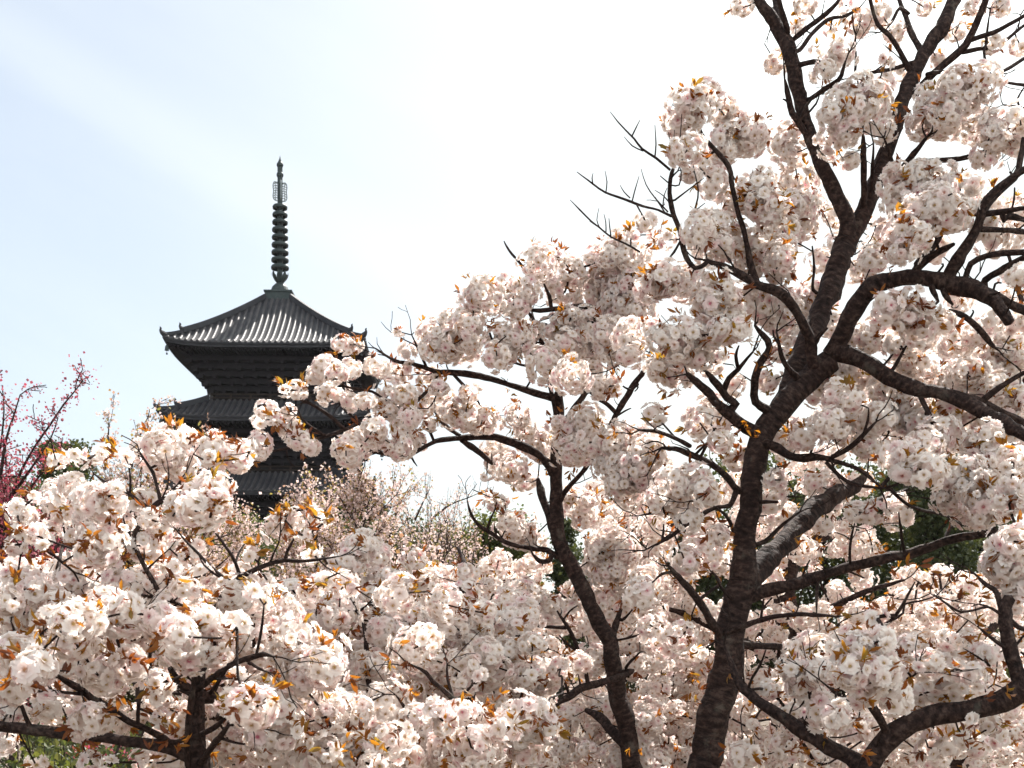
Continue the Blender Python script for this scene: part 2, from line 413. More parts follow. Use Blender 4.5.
def make_roof(a, b, zt, ze, lift, top=False):
    ra = Acc()
    nd, nw = 12, 24
    for k in range(4):
        d = np.linspace(b, a, nd)[:, None]; s = np.linspace(-1, 1, nw)[None, :]
        X = d*s; Y = -np.repeat(d, nw, 1); Z = roof_height(np.repeat(d, nw, 1), X, a, b, zt, ze, lift)
        P = rot4(k, np.stack([X, Y, Z], -1)).reshape(-1, 3)
        f_ = [(i*nw+j, i*nw+j+1, (i+1)*nw+j+1, (i+1)*nw+j) for i in range(nd-1) for j in range(nw-1)]
        ra.add(P, f_)
        # eave edge board, 0.22 thick, and the soffit behind it
        e = np.linspace(-1, 1, nw)*a
        ez = roof_height(np.full(nw, a), e, a, b, zt, ze, lift)
        rows = [np.stack([e, np.full(nw, -a), ez], -1), np.stack([e, np.full(nw, -a), ez-0.10], -1),
                np.stack([e*0.985, np.full(nw, -a*0.985), ez-0.12], -1), np.stack([e*0.985, np.full(nw, -a*0.985), ez-0.26], -1),
                np.stack([e*0.97, np.full(nw, -a*0.97), ez-0.28], -1)]
        P = rot4(k, np.concatenate(rows))
        f_ = [(i*nw+j, i*nw+j+1, (i+1)*nw+j+1, (i+1)*nw+j) for i in range(4) for j in range(nw-1)]
        ra.add(P, f_)
    roof = ra.obj('roof', M_tile_flat, pag, False)
    # round tile rolls
    ta = Acc(); sp = 0.345
    m = int(a/sp)
    ca = np.linspace(0, np.pi, 6)
    for k in range(4):
        for i in range(-m, m+1):
            x = i*sp
            if abs(x) > a - 0.12: continue
            d0 = max(b, abs(x) + 0.12)
            d = np.linspace(d0, a + 0.05, 9)
            z = roof_height(np.minimum(d, a), np.full(9, x), a, b, zt, ze, lift)
            V = np.empty((9, 6, 3))
            V[..., 0] = x + 0.095*np.cos(ca)[None, :]
            V[..., 1] = -d[:, None]
            V[..., 2] = z[:, None] + 0.115*np.sin(ca)[None, :] - 0.01
            f_ = [(p*6+q, p*6+q+1, (p+1)*6+q+1, (p+1)*6+q) for p in range(8) for q in range(5)]
            ta.add(rot4(k, V.reshape(-1, 3)), f_)
            ta.add(rot4(k, V[-1]), [(5, 4, 3, 2, 1, 0)])
    ta.obj('tile_rolls', M_tile, roof, True)
    # hips with two curled ends
    for k in range(4):
        ha = Acc()
        def hip(d0, d1, h, w):
            d = np.linspace(d0, d1, 12)
            z = roof_height(d, d, a, b, zt, ze, lift)
            P = np.stack([d, -d, z + h*0.5], -1)
            u_ = np.array((1, 1, 0))/math.sqrt(2)
            V = np.stack([P - u_*w - np.array((0, 0, h*0.5)), P - u_*w*0.8 + np.array((0, 0, h*0.5)),
                          P + u_*w*0.8 + np.array((0, 0, h*0.5)), P + u_*w - np.array((0, 0, h*0.5))], 1)
            f_ = [(p*4+q, p*4+(q+1) % 4, (p+1)*4+(q+1) % 4, (p+1)*4+q) for p in range(11) for q in range(4)]
            ha.add(rot4(k, V.reshape(-1, 3)), f_)
            ha.add(rot4(k, V[-1]), [(0, 1, 2, 3)]); ha.add(rot4(k, V[0]), [(3, 2, 1, 0)])
            # the upright curled end
            tip = P[-1]
            dd = np.array((1, -1, 0))/math.sqrt(2)
            c = [tip - dd*0.25 + np.array((0, 0, -0.02)), tip + dd*0.02 + np.array((0, 0, 0.06)), tip + dd*0.13 + np.array((0, 0, 0.15)),
                 tip + dd*0.17 + np.array((0, 0, 0.25)), tip + dd*0.13 + np.array((0, 0, 0.32)), tip + dd*0.20 + np.array((0, 0, 0.38))]
            PP, RR = spline(rot4(k, np.array(c)), [0.15, 0.15, 0.10, 0.06, 0.055, 0.03], 0.06)
            tube(ha, PP, RR, 8, 0.02)
        hip(b, a*0.84, 0.34, 0.17)
        hip(a*0.84, a*0.995, 0.20, 0.13)
        ha.obj('hip_ridge', M_tile_flat, roof, False)
        # wind bell under each corner
        wa = Acc()
        zc = ze + lift - 0.25
        cpt = rot4(k, np.array((a*0.965, -a*0.965, zc)))
        wa.lathe([(0.012, 0.0), (0.012, -0.22), (0.06, -0.24), (0.10, -0.34), (0.12, -0.52), (0.135, -0.55), (0.12, -0.55), (0.01, -0.3)], 12, cpt)
        wa.lathe([(0.008, -0.5), (0.008, -0.66), (0.05, -0.68), (0.05, -0.78), (0.0, -0.79)], 8, cpt)
        wa.obj('wind_bell', M_bronze, pag)
    return roof

eave_rows = [346, 420, 494]
levels = []
for i in range(5):
    a = 5.80 + 0.28*i
    ze = zrow(342.5, PD - 5.75) - 4.29*i
    levels.append((a, ze))
for i, (a, ze) in enumerate(levels):
    lift = 0.34
    body = 3.30 + 0.10*i
    if i == 0:
        make_roof(a, 0.82, zrow(303, PD), ze, lift, True)
    else:
        make_roof(a, body + 0.25, ze + 1.36, ze, lift)
    # brackets and rafters under the eave
    ba = Acc()
    steps = 6
    zb = ze - 2.75
    zu = ze - 0.42
    for s in range(steps):
        h0 = body + (a*0.80 - body)*(s/(steps-1))**1.0
        z0 = zb + (zu - zb)*s/steps
        z1 = zb + (zu - zb)*(s+1)/steps
        ba.box((-h0, -h0, z0 + 0.004*s), (h0, h0, z1 - 0.14))
        ba.box((-h0+0.16, -h0+0.16, z1 - 0.14), (h0-0.16, h0-0.16, z1 + 0.002))
    ka = ba
    for s in range(1, steps):
        h0 = body + (a*0.80 - body)*(s/(steps-1))
        z0 = zb + (zu - zb)*s/steps
        for k in range(4):
            for q in range(-5, 6):
                x = q*h0/5.2
                P = np.array([(x-0.11, -h0-0.16, z0-0.13), (x+0.11, -h0-0.16, z0-0.13), (x+0.11, -h0+0.1, z0-0.13), (x-0.11, -h0+0.1, z0-0.13),
                              (x-0.13, -h0-0.2, z0+0.09), (x+0.13, -h0-0.2, z0+0.09), (x+0.13, -h0+0.1, z0+0.09), (x-0.13, -h0+0.1, z0+0.09)])
                ka.add(rot4(k, P), [(0,3,2,1),(4,5,6,7),(0,1,5,4),(1,2,6,5),(2,3,7,6),(3,0,4,7)])
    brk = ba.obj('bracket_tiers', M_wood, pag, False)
    # sloping soffit with two rows of rafters
    sa_ = Acc()
    for k in range(4):
        for q in range(-24, 25):
            x = q*a/24.6
            d0 = max(a*0.74, abs(x)*0.99)
            e0 = float(roof_height(np.array(a), np.array(x), a, body, ze+1.5, ze, lift))
            zi = ze - 0.16 + (e0 - ze)*0.6
            if d0 > a*0.95: continue
            P = np.array([(x-0.055, -a*0.965, e0-0.42), (x+0.055, -a*0.965, e0-0.42), (x+0.055, -d0, zi-0.30), (x-0.055, -d0, zi-0.30),
                          (x-0.055, -a*0.965, e0-0.283), (x+0.055, -a*0.965, e0-0.283), (x+0.055, -d0, zi-0.12), (x-0.055, -d0, zi-0.12)])
            sa_.add(rot4(k, P), [(0,3,2,1),(4,5,6,7),(0,1,5,4),(1,2,6,5),(2,3,7,6),(3,0,4,7)])
        nw = 24
        e = np.linspace(-1, 1, nw)
        ez = roof_height(np.full(nw, a), e*a, a, body, ze+1.5, ze, lift)
        rows = [np.stack([e*a*0.97, np.full(nw, -a*0.97), ez-0.281], -1), np.stack([e*a*0.78, np.full(nw, -a*0.78), ze-0.18+(ez-ze)*0.4], -1),
                np.stack([e*body, np.full(nw, -body), np.full(nw, ze-0.05)], -1)]
        sa_.add(rot4(k, np.concatenate(rows)), [(r0*nw+j, r0*nw+j+1, (r0+1)*nw+j+1, (r0+1)*nw+j) for r0 in range(2) for j in range(nw-1)])
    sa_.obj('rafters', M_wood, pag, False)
    # diagonal corner beams
    for k in range(4):
        ca_ = Acc()
        P0 = np.array([(body*0.95, -body*0.95, zb+0.6), (a*0.6+body*0.25, -(a*0.6+body*0.25), ze-0.75), (a*0.96, -a*0.96, ze+lift-0.36)])
        PP, RR = spline(rot4(k, P0), [0.2, 0.17, 0.12], 0.4)
        tube(ca_, PP, RR, 4, 0.0)
        ca_.obj('corner_beam', M_wood, brk, False)
    # storey body, posts, railing
    z_low = (levels[i+1][1] + 1.22) if i < 4 else 0.5
    wa = Acc(); wa.box((-body+0.12, -body+0.12, z_low), (body-0.12, body-0.12, zb + 0.02))
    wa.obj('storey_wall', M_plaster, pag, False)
    for k in range(4):
        for q in range(3):
            x = -body + q*(2*body/3)
            pa = Acc()
            pt = rot4(k, np.array((x, -body, 0.0)))
            pa.lathe([(0.001, z_low), (0.17, z_low), (0.17, zb + 0.05), (0.001, zb + 0.05)], 12, pt)
            pa.obj('post', M_wood, pag)
    for k in range(4):
        da = Acc()
        dz0, dz1 = z_low + 0.15, zb - 0.2
        if dz1 - dz0 > 0.25:
            for sx in (-1, 1):
                x0, x1 = (0.03, body/3-0.2) if sx > 0 else (-body/3+0.2, -0.03)
                P = np.array([(x0, -body+0.04, dz0), (x1, -body+0.04, dz0), (x1, -body+0.14, dz0), (x0, -body+0.14, dz0),
                              (x0, -body+0.04, dz1), (x1, -body+0.04, dz1), (x1, -body+0.14, dz1), (x0, -body+0.14, dz1)])
                da.add(rot4(k, P), [(0,3,2,1),(4,5,6,7),(0,1,5,4),(1,2,6,5),(2,3,7,6),(3,0,4,7)])
            da.obj('door', M_wood2, pag, False)
    if i < 4:
        rl = Acc(); h0 = body + 0.22
        for k in range(4):
            for zz, hh in ((0.0, 0.08), (0.20, 0.05), (0.40, 0.07)):
                P = np.array([(-h0-0.2, -h0-0.05, z_low+zz+0.1), (h0+0.2, -h0-0.05, z_low+zz+0.1), (h0+0.2, -h0+0.05, z_low+zz+0.1), (-h0-0.2, -h0+0.05, z_low+zz+0.1),
                              (-h0-0.2, -h0-0.05, z_low+zz+0.1+hh), (h0+0.2, -h0-0.05, z_low+zz+0.1+hh), (h0+0.2, -h0+0.05, z_low+zz+0.1+hh), (-h0-0.2, -h0+0.05, z_low+zz+0.1+hh)])
                P[:, 2] += 0.003*k
                rl.add(rot4(k, P), [(0,3,2,1),(4,5,6,7),(0,1,5,4),(1,2,6,5),(2,3,7,6),(3,0,4,7)])
            for q in range(-3, 4):
                x = q*h0/3.0
                if q == -3: continue
                P = np.array([(x-0.05, -h0-0.045, z_low), (x+0.05, -h0-0.045, z_low), (x+0.05, -h0+0.045, z_low), (x-0.05, -h0+0.045, z_low),
                              (x-0.05, -h0-0.045, z_low+0.55), (x+0.05, -h0-0.045, z_low+0.55), (x+0.05, -h0+0.045, z_low+0.55), (x-0.05, -h0+0.045, z_low+0.55)])
                rl.add(rot4(k, P), [(0,3,2,1),(4,5,6,7),(0,1,5,4),(1,2,6,5),(2,3,7,6),(3,0,4,7)])
        rl.obj('railing', M_wood2, pag, False)
pb = Acc(); pb.box((-5.2, -5.2, -0.6), (5.2, 5.2, 0.5)); pb.box((-5.6, -5.6, -0.6), (5.6, 5.6, 0.2))
pb.obj('stone_base', M_stone, pag, False)
# spire
def zp(py): return zrow(py, PD)
s0 = Acc()
s0.box((-0.80, -0.80, zp(308)), (0.80, 0.80, zp(295.2)))
s0.box((-0.87, -0.87, zp(295.2)), (0.87, 0.87, zp(293.6)))
s0.lathe([(0.58, zp(293.7)), (0.57, zp(291.0)), (0.48, zp(287.2)), (0.30, zp(284.2)), (0.16, zp(283)), (0.16, zp(165)), (0.10, zp(163)), (0.085, zp(160))], 20)
sp_o = s0.obj('spire', M_bronze, pag, False)
fl = Acc()      # upturned lotus petals under the rings
for k in range(8):
    an = k*math.pi/4
    t_ = np.linspace(0, 1, 6)
    rr = 0.17 + 0.36*np.sin(t_*1.7); zz = zp(283.5) + (zp(272.5) - zp(283.5))*t_
    w = 0.14*np.sin(np.pi*(0.15 + 0.8*t_))
    V = []
    for r_, z_, w_ in zip(rr, zz, w):
        for s_ in (-1, 1):
            V.append((r_*math.cos(an) - s_*w_*math.sin(an), r_*math.sin(an) + s_*w_*math.cos(an), z_))
    V = np.array(V); V2 = V.copy(); V2[:, :2] *= 0.9
    fl.add(V, [(2*i, 2*i+1, 2*i+3, 2*i+2) for i in range(5)])
    fl.add(V2, [(2*i+1, 2*i, 2*i+2, 2*i+3) for i in range(5)])
fl.obj('lotus_petals', M_bronze, sp_o)
for i in range(9):
    zc = zp(207.0 + i*7.55); r = 0.435 + 0.012*i
    ra = Acc()
    h = 0.125
    ra.lathe([(r-0.10, zc+h*0.9), (r-0.02, zc+h*0.75), (r+0.03, zc), (r+0.01, zc-h), (r-0.06, zc-h*1.1), (r-0.05, zc-0.02), (r-0.12, zc+h*0.6), (r-0.10, zc+h*0.9)], 28)
    ra.lathe([(0.16, zc+0.17), (0.20, zc+0.08), (0.20, zc-0.08), (0.16, zc-0.17)], 16)
    for k in range(8):
        an = k*math.pi/4 + 0.2
        P = np.array([(0.2*math.cos(an), 0.2*math.sin(an), zc+0.06), ((r-0.06)*math.cos(an), (r-0.06)*math.sin(an), zc+0.10)])
        PP, RR = spline(P, [0.035, 0.035], 0.2); tube(ra, PP, RR, 6, 0.0)
    ra.obj('spire_ring', M_bronze, sp_o)
wf = Acc()      # openwork water flame: four fretted fins
zf0, zf1 = zp(201.5), zp(181.5)
for k in range(4):
    an = k*math.pi/2 + math.radians(18)
    c, s_ = math.cos(an), math.sin(an)
    def fin(pts, r_):
        P = np.array([(p*c, p*s_, zf0 + q*(zf1 - zf0)) for p, q in pts])
        PP, RR = spline(P, [r_]*len(P), 0.05); tube(wf, PP, RR, 6, 0.0)
    fin([(0.12, 0.02), (0.34, 0.06), (0.43, 0.22), (0.40, 0.5), (0.43, 0.75), (0.36, 0.95), (0.12, 0.93)], 0.035)
    for q in (0.14, 0.26, 0.38, 0.5, 0.62, 0.74, 0.86):
        fin([(0.12, q), (0.26, q+0.05), (0.40, q-0.02)], 0.03)
    fin([(0.26, 0.05), (0.30, 0.3), (0.25, 0.6), (0.30, 0.92)], 0.03)
wf.obj('water_flame', M_flame, sp_o)
bl = Acc()
def ball(zc, r):
    th = np.linspace(-np.pi/2, np.pi/2, 10)
    bl.lathe([(max(r*math.cos(t), 0.002), zc + r*math.sin(t)) for t in th], 16)
ball(zp(175), 0.22); ball(zp(178.5), 0.13); ball(zp(165), 0.21)
bl.lathe([(0.16, zp(163)), (0.06, zp(160)), (0.03, zp(157.5)), (0.003, zp(155.5))], 12)
bl.obj('spire_jewel', M_bronze, sp_o)

# ------------------------------------------------------------------ blossoms
def petal_grid(ang, br, bw, mr, mz, mw, tr, tz, tw, notch, r_):
    rows = [(br, 0.02, bw, 0), (mr, mz, mw, 0.02), (tr, tz, tw, notch)]
    V = []; rad = []
    for r, z, w, nt_ in rows:
        for s in (-1, 0, 1):
            rr = r - (nt_ if s == 0 else 0.0) - (0.16*w if s != 0 else 0)
            zz = z + (0.10*w if s != 0 else 0) + r_.normal(0, 0.03 if r > 0.3 else 0.0)
            x, y = rr, s*w
            V.append((x*math.cos(ang) - y*math.sin(ang), x*math.sin(ang) + y*math.cos(ang), zz)); rad.append(min(1.0, abs(r)))
    f = [(0,3,4,1),(1,4,5,2),(3,6,7,4),(4,7,8,5)]
    return np.array(V), np.array(f), np.array(rad)

def flower(r_, lod):
    V = []; Fq = []; A = []; n = 0
    def push(v, f, a):
        nonlocal n
        V.append(v); Fq.append(f + n); A.append(a); n += len(v)
    j = lambda s: r_.normal(0, s)
    a0 = r_.uniform(0, 6.28)
    cup = r_.uniform(0.0, 0.32)
    if lod == 0:
        for k in range(6):
            push(*petal_grid(a0 + k*math.tau/6 + j(.1), .10, .06, .55 + j(.04), .12 + cup*.3, .34, 1.0 + j(.06), cup*.6 + j(.09), .40 + j(.03), .10 + abs(j(.04)), r_))
        for k in range(5):
            push(*petal_grid(a0 + .5 + k*math.tau/5 + j(.14), .08, .05, .40, .24 + cup*.25, .27, .70 + j(.07), .22 + cup*.5 + j(.1), .31 + j(.03), .08, r_))
        for k in range(3):
            push(*petal_grid(a0 + 1.1 + k*math.tau/3 + j(.3), .12, .05, .26, .30, .15, .38 + j(.06), .42 + j(.08), .16, .04, r_))
        m = 6
    else:
        for k in range(6):
            v, f, a = petal_grid(a0 + k*math.tau/6 + j(.15), .08, .06, .55, .15 + cup*.4, .38, 1.0 + j(.08), cup*.7 + j(.12), .42, .10, r_)
            if lod == 2:
                v = v[[0, 2, 6, 8]]; a = a[[0, 2, 6, 8]]; f = np.array([(0, 2, 3, 1)])
            push(v, f, a)
        for k in range(3):
            v, f, a = petal_grid(a0 + .6 + k*math.tau/3 + j(.3), .12, .05, .3, .3, .2, .55, .35 + j(.1), .25, .04, r_)
            v = v[[0, 2, 6, 8]]; a = a[[0, 2, 6, 8]]; push(v, np.array([(0, 2, 3, 1)]), a)
        m = 4
    an = np.arange(m)*math.tau/m
    cv = np.stack([.11*np.cos(an), .11*np.sin(an), np.full(m, .24)], -1)
    cv = np.vstack([cv, (0, 0, .33)])
    push(cv, np.array([(i, (i+1) % m, m, m) if False else (i, (i+1) % m, m) for i in range(m)]), np.zeros(m+1))
    return V, Fq, A

def flower_arrays(r_, lod):
    V, Fq, A = flower(r_, lod)
    quads = [f for f in Fq if f.shape[1] == 4]; tris = [f for f in Fq if f.shape[1] == 3]
    return np.concatenate(V), np.concatenate(quads), np.concatenate(tris), np.concatenate(A)

FL = {lod: [flower_arrays(np.random.default_rng(100*lod + i), lod) for i in range(8)] for lod in (0, 1, 2)}
FR = 0.0188   # flower radius in metres

def basis(nv, r_):
    nv = nv/np.linalg.norm(nv)
    a = np.array((0, 0, 1.0)) if abs(nv[2]) < 0.9 else np.array((1.0, 0, 0))
    u_ = np.cross(a, nv); u_ /= np.linalg.norm(u_)
    w = np.cross(nv, u_)
    t = r_.uniform(0, math.tau)
    return np.stack([u_*math.cos(t) + w*math.sin(t), -u_*math.sin(t) + w*math.cos(t), nv], 0)   # rows

def cluster_arrays(R, seed, lod, cover=1.0):
    """a ball of double blossoms of radius R (metres) hanging on short stalks round the origin"""
    r_ = np.random.default_rng(seed)
    Rc = max(R - 0.010, 0.012)
    n = int(max(4, cover*4*(Rc/FR)**2))
    i = np.arange(n) + 0.5
    ph = np.arccos(1 - 2*i/n); th = math.pi*(1 + 5**0.5)*i
    D = np.stack([np.cos(th)*np.sin(ph), np.sin(th)*np.sin(ph), np.cos(ph)], -1)
    D += r_.normal(0, 0.16*min(1.0, 6/math.sqrt(n)), D.shape); D /= np.linalg.norm(D, axis=1)[:, None]
    # uneven outline: a few bunches of different size, and an opening round +Z where the shoot comes out
    nl = 5 if R > 0.05 else 3
    lob = r_.normal(0, 1, (nl, 3)); lob /= np.linalg.norm(lob, axis=1)[:, None]
    amp = 0.70 + 0.40*np.max(np.clip(D @ lob.T, 0, 1)**3*r_.uniform(.6, 1.0, nl), axis=1) + r_.normal(0, 0.05, n)
    out_ = r_.random(n) < 0.06
    amp = np.where(out_, amp*r_.uniform(1.08, 1.28, n), amp)
    keep = (r_.random(n) > 0.08) & (D[:, 2] < (0.82 if R > 0.062 else 0.88 if R > 0.045 else 0.97) + r_.normal(0, .04, n))
    m = int(n*0.30)           # flowers deeper inside the ball
    if m > 2:
        D2 = r_.normal(0, 1, (m, 3)); D2 /= np.linalg.norm(D2, axis=1)[:, None]
        D = np.vstack([D, D2]); amp = np.concatenate([amp, r_.uniform(.30, .72, m)]); keep = np.concatenate([keep, D2[:, 2] < 0.8])
    vs, qs, ts, rs, fr = [], [], [], [], []
    off = 0
    for d, am, kp in zip(D, amp, keep):
        if not kp: continue
        tv, tq, tt, ta = FL[lod][r_.integers(8)]
        nv = d + r_.normal(0, 0.15, 3)
        B = basis(nv, r_)
        s = FR*(r_.uniform(0.84, 1.20) if r_.random() > 0.07 else r_.uniform(.45, .65))
        P = (tv*s) @ B + d*Rc*am
        vs.append(P); qs.append(tq + off); ts.append(tt + off); rs.append(ta); fr.append(np.full(len(tv), r_.random()))
        off += len(tv)
    return np.concatenate(vs), np.concatenate(qs), np.concatenate(ts), np.concatenate(rs), np.concatenate(fr)

SIZES = [0.030, 0.042, 0.055, 0.068, 0.082, 0.096]
_proto = {}; _pmesh = {}
def proto(R, lod, var):
    i = int(np.argmin([abs(R - s) for s in SIZES]))
    key = (i, lod, var)
    if key not in _proto: _proto[key] = cluster_arrays(SIZES[i], 1000 + i*37 + var, lod)
    return key, SIZES[i]
def proto_mesh(key, m):
    if (key, m.name) not in _pmesh:
        v_, q, t, a, fr = _proto[key]
        ac = Acc(); ac.add(v_, q, rad=a, frnd=fr); ac.f.append(t)
        _pmesh[(key, m.name)] = ac.mesh('blossom_cluster', m)
    return _pmesh[(key, m.name)]

def rand_rot(r_):
    q = r_.normal(0, 1, 4); q /= np.linalg.norm(q)
    w, x, y, z = q
    return np.array([[1-2*(y*y+z*z), 2*(x*y-z*w), 2*(x*z+y*w)], [2*(x*y+z*w), 1-2*(x*x+z*z), 2*(y*z-x*w)], [2*(x*z-y*w), 2*(y*z+x*w), 1-2*(x*x+y*y)]])

# leaf: folded lance shape
_lt = np.array([(0, 0, 0), (.30, .13, .06), (.30, 0, 0), (.30, -.13, .06), (.65, .14, .04), (.65, 0, -.03), (.65, -.14, .04), (1.0, 0, -.12)])
_lq = np.array([(1, 4, 5, 2), (2, 5, 6, 3)]); _ltri = np.array([(0, 1, 2), (0, 2, 3), (4, 7, 5), (5, 7, 6)])
def add_leaf(acc, p, d, size, r_, tone):
    d = d/np.linalg.norm(d)
    side = np.cross(d, r_.normal(0, 1, 3)); side /= np.linalg.norm(side) + 1e-9
    up = np.cross(d, side)
    V = _lt.copy(); V[:, 2] += -0.25*r_.uniform(-0.3, 1)*V[:, 0]**2; V[:, 1] *= r_.uniform(0.8, 1.3)
    P = p + size*(V[:, :1]*d + V[:, 1:2]*side + V[:, 2:3]*up)
    acc.add(P, _lq, frnd=tone); acc.f.append(_ltri + acc.n - 8)

# ------------------------------------------------------------------ trees traced limb by limb
def parse(s):
    return [tuple(float(q) for q in p.split(',')) for p in s.split()]

class Tree:
    def __init__(self, name, label, cat, depth, trunk, group, base_px=None, mat_=None, lod=0, seed=1):
        self.r = np.random.default_rng(seed)
        self.depth = depth; self.lod = lod; self.m = mat_ or M_petal
        pts = parse(trunk)
        d0 = depth
        gx = base_px if base_px is not None else pts[0][0]
        bx, by = at(gx, HZ, d0)[:2]
        self.root = empty(name, label, cat, (bx, by, ground_z(bx, by)), 0, group)
        self.org = np.array((bx, by, ground_z(bx, by)))
        self.px = np.zeros((0, 4))      # px, py, r_px, depth
        self.nodes = []                 # 3d points, radius, direction
        self.web = Acc(); self.split = True
        self.clusters = []              # (pos, R)
        # trunk
        P = [at(x, y, d0 + (q if len(rest) else 0.0)) for x, y, r, *rest in pts for q in [rest[0] if rest else 0.0]]
        R = [p[2]/F*d0 for p in pts]
        dl = [d0 + (p[3] if len(p) > 3 else 0.0) for p in pts]
        base = self.org.copy()
        P = [base - np.array((0, 0, 0.08)), base + np.array((0, 0, 0.12))] + P
        R = [R[0]*1.75, R[0]*1.35] + R
        ac = Acc(); PP, RR = spline(P, R, 0.03)
        PP = PP + self.wob(PP, RR)
        tube(ac, PP - self.org, RR*0.90, 18, 0.10)
        ac.obj('trunk', M_bark, self.root)
        self._reg(PP, RR); self._regpx([(p[0], p[1], p[2], d) for p, d in zip(pts, dl)])
    def wob(self, PP, RR):
        m = len(PP)
        w = self.r.normal(0, 1, (m+12, 3))
        w = np.stack([np.convolve(w[:, i], np.ones(13)/13, 'valid') for i in range(3)], -1)
        w2 = self.r.normal(0, 1, (m+4, 3))
        w2 = np.stack([np.convolve(w2[:, i], np.ones(5)/5, 'valid') for i in range(3)], -1)
        return w*RR[:, None]*0.75 + w2*np.minimum(RR, 0.02)[:, None]*0.22
    def twiglet(self, p, d, ln, r0, lev=1):
        r_ = self.r; d = d/np.linalg.norm(d); P = [p]; n = max(3, int(ln/0.025))
        for i in range(n):
            d = d + r_.normal(0, 0.22, 3) + np.array((0, 0, 0.05)); d /= np.linalg.norm(d); P.append(P[-1] + d*ln/n)
        R = np.linspace(r0, 0.0011, len(P))
        tube(self.web, np.array(P) - self.org, R, 5, 0.15)
        for q in P[1:]:
            if r_.random() < 0.5: self.nodes.append((q, 0.0022))
        if lev:
            for i in range(1, len(P)-1):
                if r_.random() < 0.34:
                    dd = d + r_.normal(0, 0.8, 3); self.twiglet(P[i], dd, ln*r_.uniform(.25, .55), R[i]*.75, lev-1)
    def _reg(self, PP, RR):
        T = np.gradient(PP, axis=0)
        for i in range(0, len(PP), 2): self.nodes.append((PP[i], RR[i]))
    def _regpx(self, pts):
        out = []
        for a, b in zip(pts[:-1], pts[1:]):
            n = max(1, int(math.hypot(b[0]-a[0], b[1]-a[1])/4))
            for i in range(n): out.append([a[j] + (b[j]-a[j])*i/n for j in range(4)])
        out.append(list(pts[-1]))
        self.px = np.vstack([self.px, np.array(out)])
    def near_px(self, x, y):
        d = np.hypot(self.px[:, 0]-x, self.px[:, 1]-y); i = int(np.argmin(d)); return self.px[i], d[i]
    def limb(self, s, dd=0.0, spurs=0.5, d0=None):
        pts = parse(s)
        nb, dist = self.near_px(pts[0][0], pts[0][1])
        if d0 is None: d0 = nb[3]
        pts = [p[:3] for p in pts]
        if dist > 3.0 and d0 == nb[3]:
            pts = [(nb[0], nb[1], min(nb[2]*0.8, pts[0][2]*1.15))] + pts
        L_ = [0.0]
        for a, b in zip(pts[:-1], pts[1:]): L_.append(L_[-1] + math.hypot(b[0]-a[0], b[1]-a[1]))
        ds = [d0 + dd*l/max(L_[-1], 1) for l in L_]
        P = [at(p[0], p[1], d) for p, d in zip(pts, ds)]
        R = [p[2]/F*d for p, d in zip(pts, ds)]
        if pts[-1][2] < 5.6 and 0 < pts[-1][0] < 1024 and pts[-1][1] > 0:
            R[-1] *= 0.6
            fine = True
        else:
            fine = False
        PP, RR = spline(P, R, 0.018)
        PP = PP + self.wob(PP, RR)*np.linspace(0, 1, len(PP))[:, None]
        ac = Acc()
        tube(ac, PP - self.org, RR*0.81, 14 if max(R) > 0.02 else 8, 0.13)
        # short dormant spurs along the limb
        T = np.gradient(PP, axis=0); T /= np.linalg.norm(T, axis=1)[:, None] + 1e-9
        for i in range(3, len(PP)-1):
            if self.r.random() < 0.11*spurs and RR[i] < 0.03:
                d = self.r.normal(0, 0.6, 3) + np.array((0, 0, 0.35)) + 0.7*T[i]
                self.twiglet(PP[i], d, self.r.uniform(.06, .20), min(0.003, RR[i]*.6))
            if self.r.random() < 0.08*spurs:
                d = self.r.normal(0, 0.7, 3) + np.array((0, 0, 0.5)) + 0.5*T[i]
                d -= T[i]*np.dot(d, T[i])*0.6; d /= np.linalg.norm(d)
                ln = self.r.uniform(0.02, 0.075); r0 = min(0.0035, RR[i]*0.5)
                q = [PP[i], PP[i] + d*(RR[i] + ln*0.5) + self.r.normal(0, 0.004, 3), PP[i] + d*(RR[i] + ln) + self.r.normal(0, 0.008, 3)]
                a, b = spline(q, [r0*1.3, r0, r0*0.7], 0.02)
                tube(ac, a - self.org, b, 5, 0.1)
        if fine and spurs > 0.25:
            for _ in range(2):
                self.twiglet(PP[-1], T[-1] + self.r.normal(0, .45, 3), self.r.uniform(.06, .16), max(0.0015, min(0.0035, RR[-1]*.7)))
        ac.obj('limb', M_bark, self.root)
        self._reg(PP, RR); self._regpx([(p[0], p[1], p[2], d) for p, d in zip(pts, ds)])
    def hand(self, s, dd=(-0.12, 0.22), front=False):
        """blossom balls placed one by one: x, y, radius in pixels"""
        for p in parse(s):
            x, y, r = p[:3]
            nb, dist = self.near_px(x, y)
            d = nb[3] + self.r.uniform(*dd)
            R = r/F*d
            near = self.px[np.hypot(self.px[:, 0]-x, self.px[:, 1]-y) < r*0.8 + self.px[:, 2]]
            big = near[near[:, 2] > 3.2]
            if len(big) and not front:
                d = max(d, big[:, 3].max() + big[:, 2].max()/F*d + R*0.9 + 0.01)
            if r >= 25 and self.split:        # a big bunch is several smaller ones grown together
                k = 3; a0 = self.r.uniform(0, math.tau)
                for q in range(k):
                    a = a0 + q*math.tau/k + self.r.normal(0, .25); f_ = self.r.uniform(.62, .76); o_ = 1.02 - f_ + self.r.uniform(0, .14)
                    self.clusters.append((at(x + r*o_*math.cos(a), y + r*o_*math.sin(a), d + R*self.r.uniform(-.25, .35)), R*f_, True))
                self.clusters.append((at(x, y, d + R*.15), R*.66, False))
                continue
            self.clusters.append((at(x, y, d), R*1.0, True))
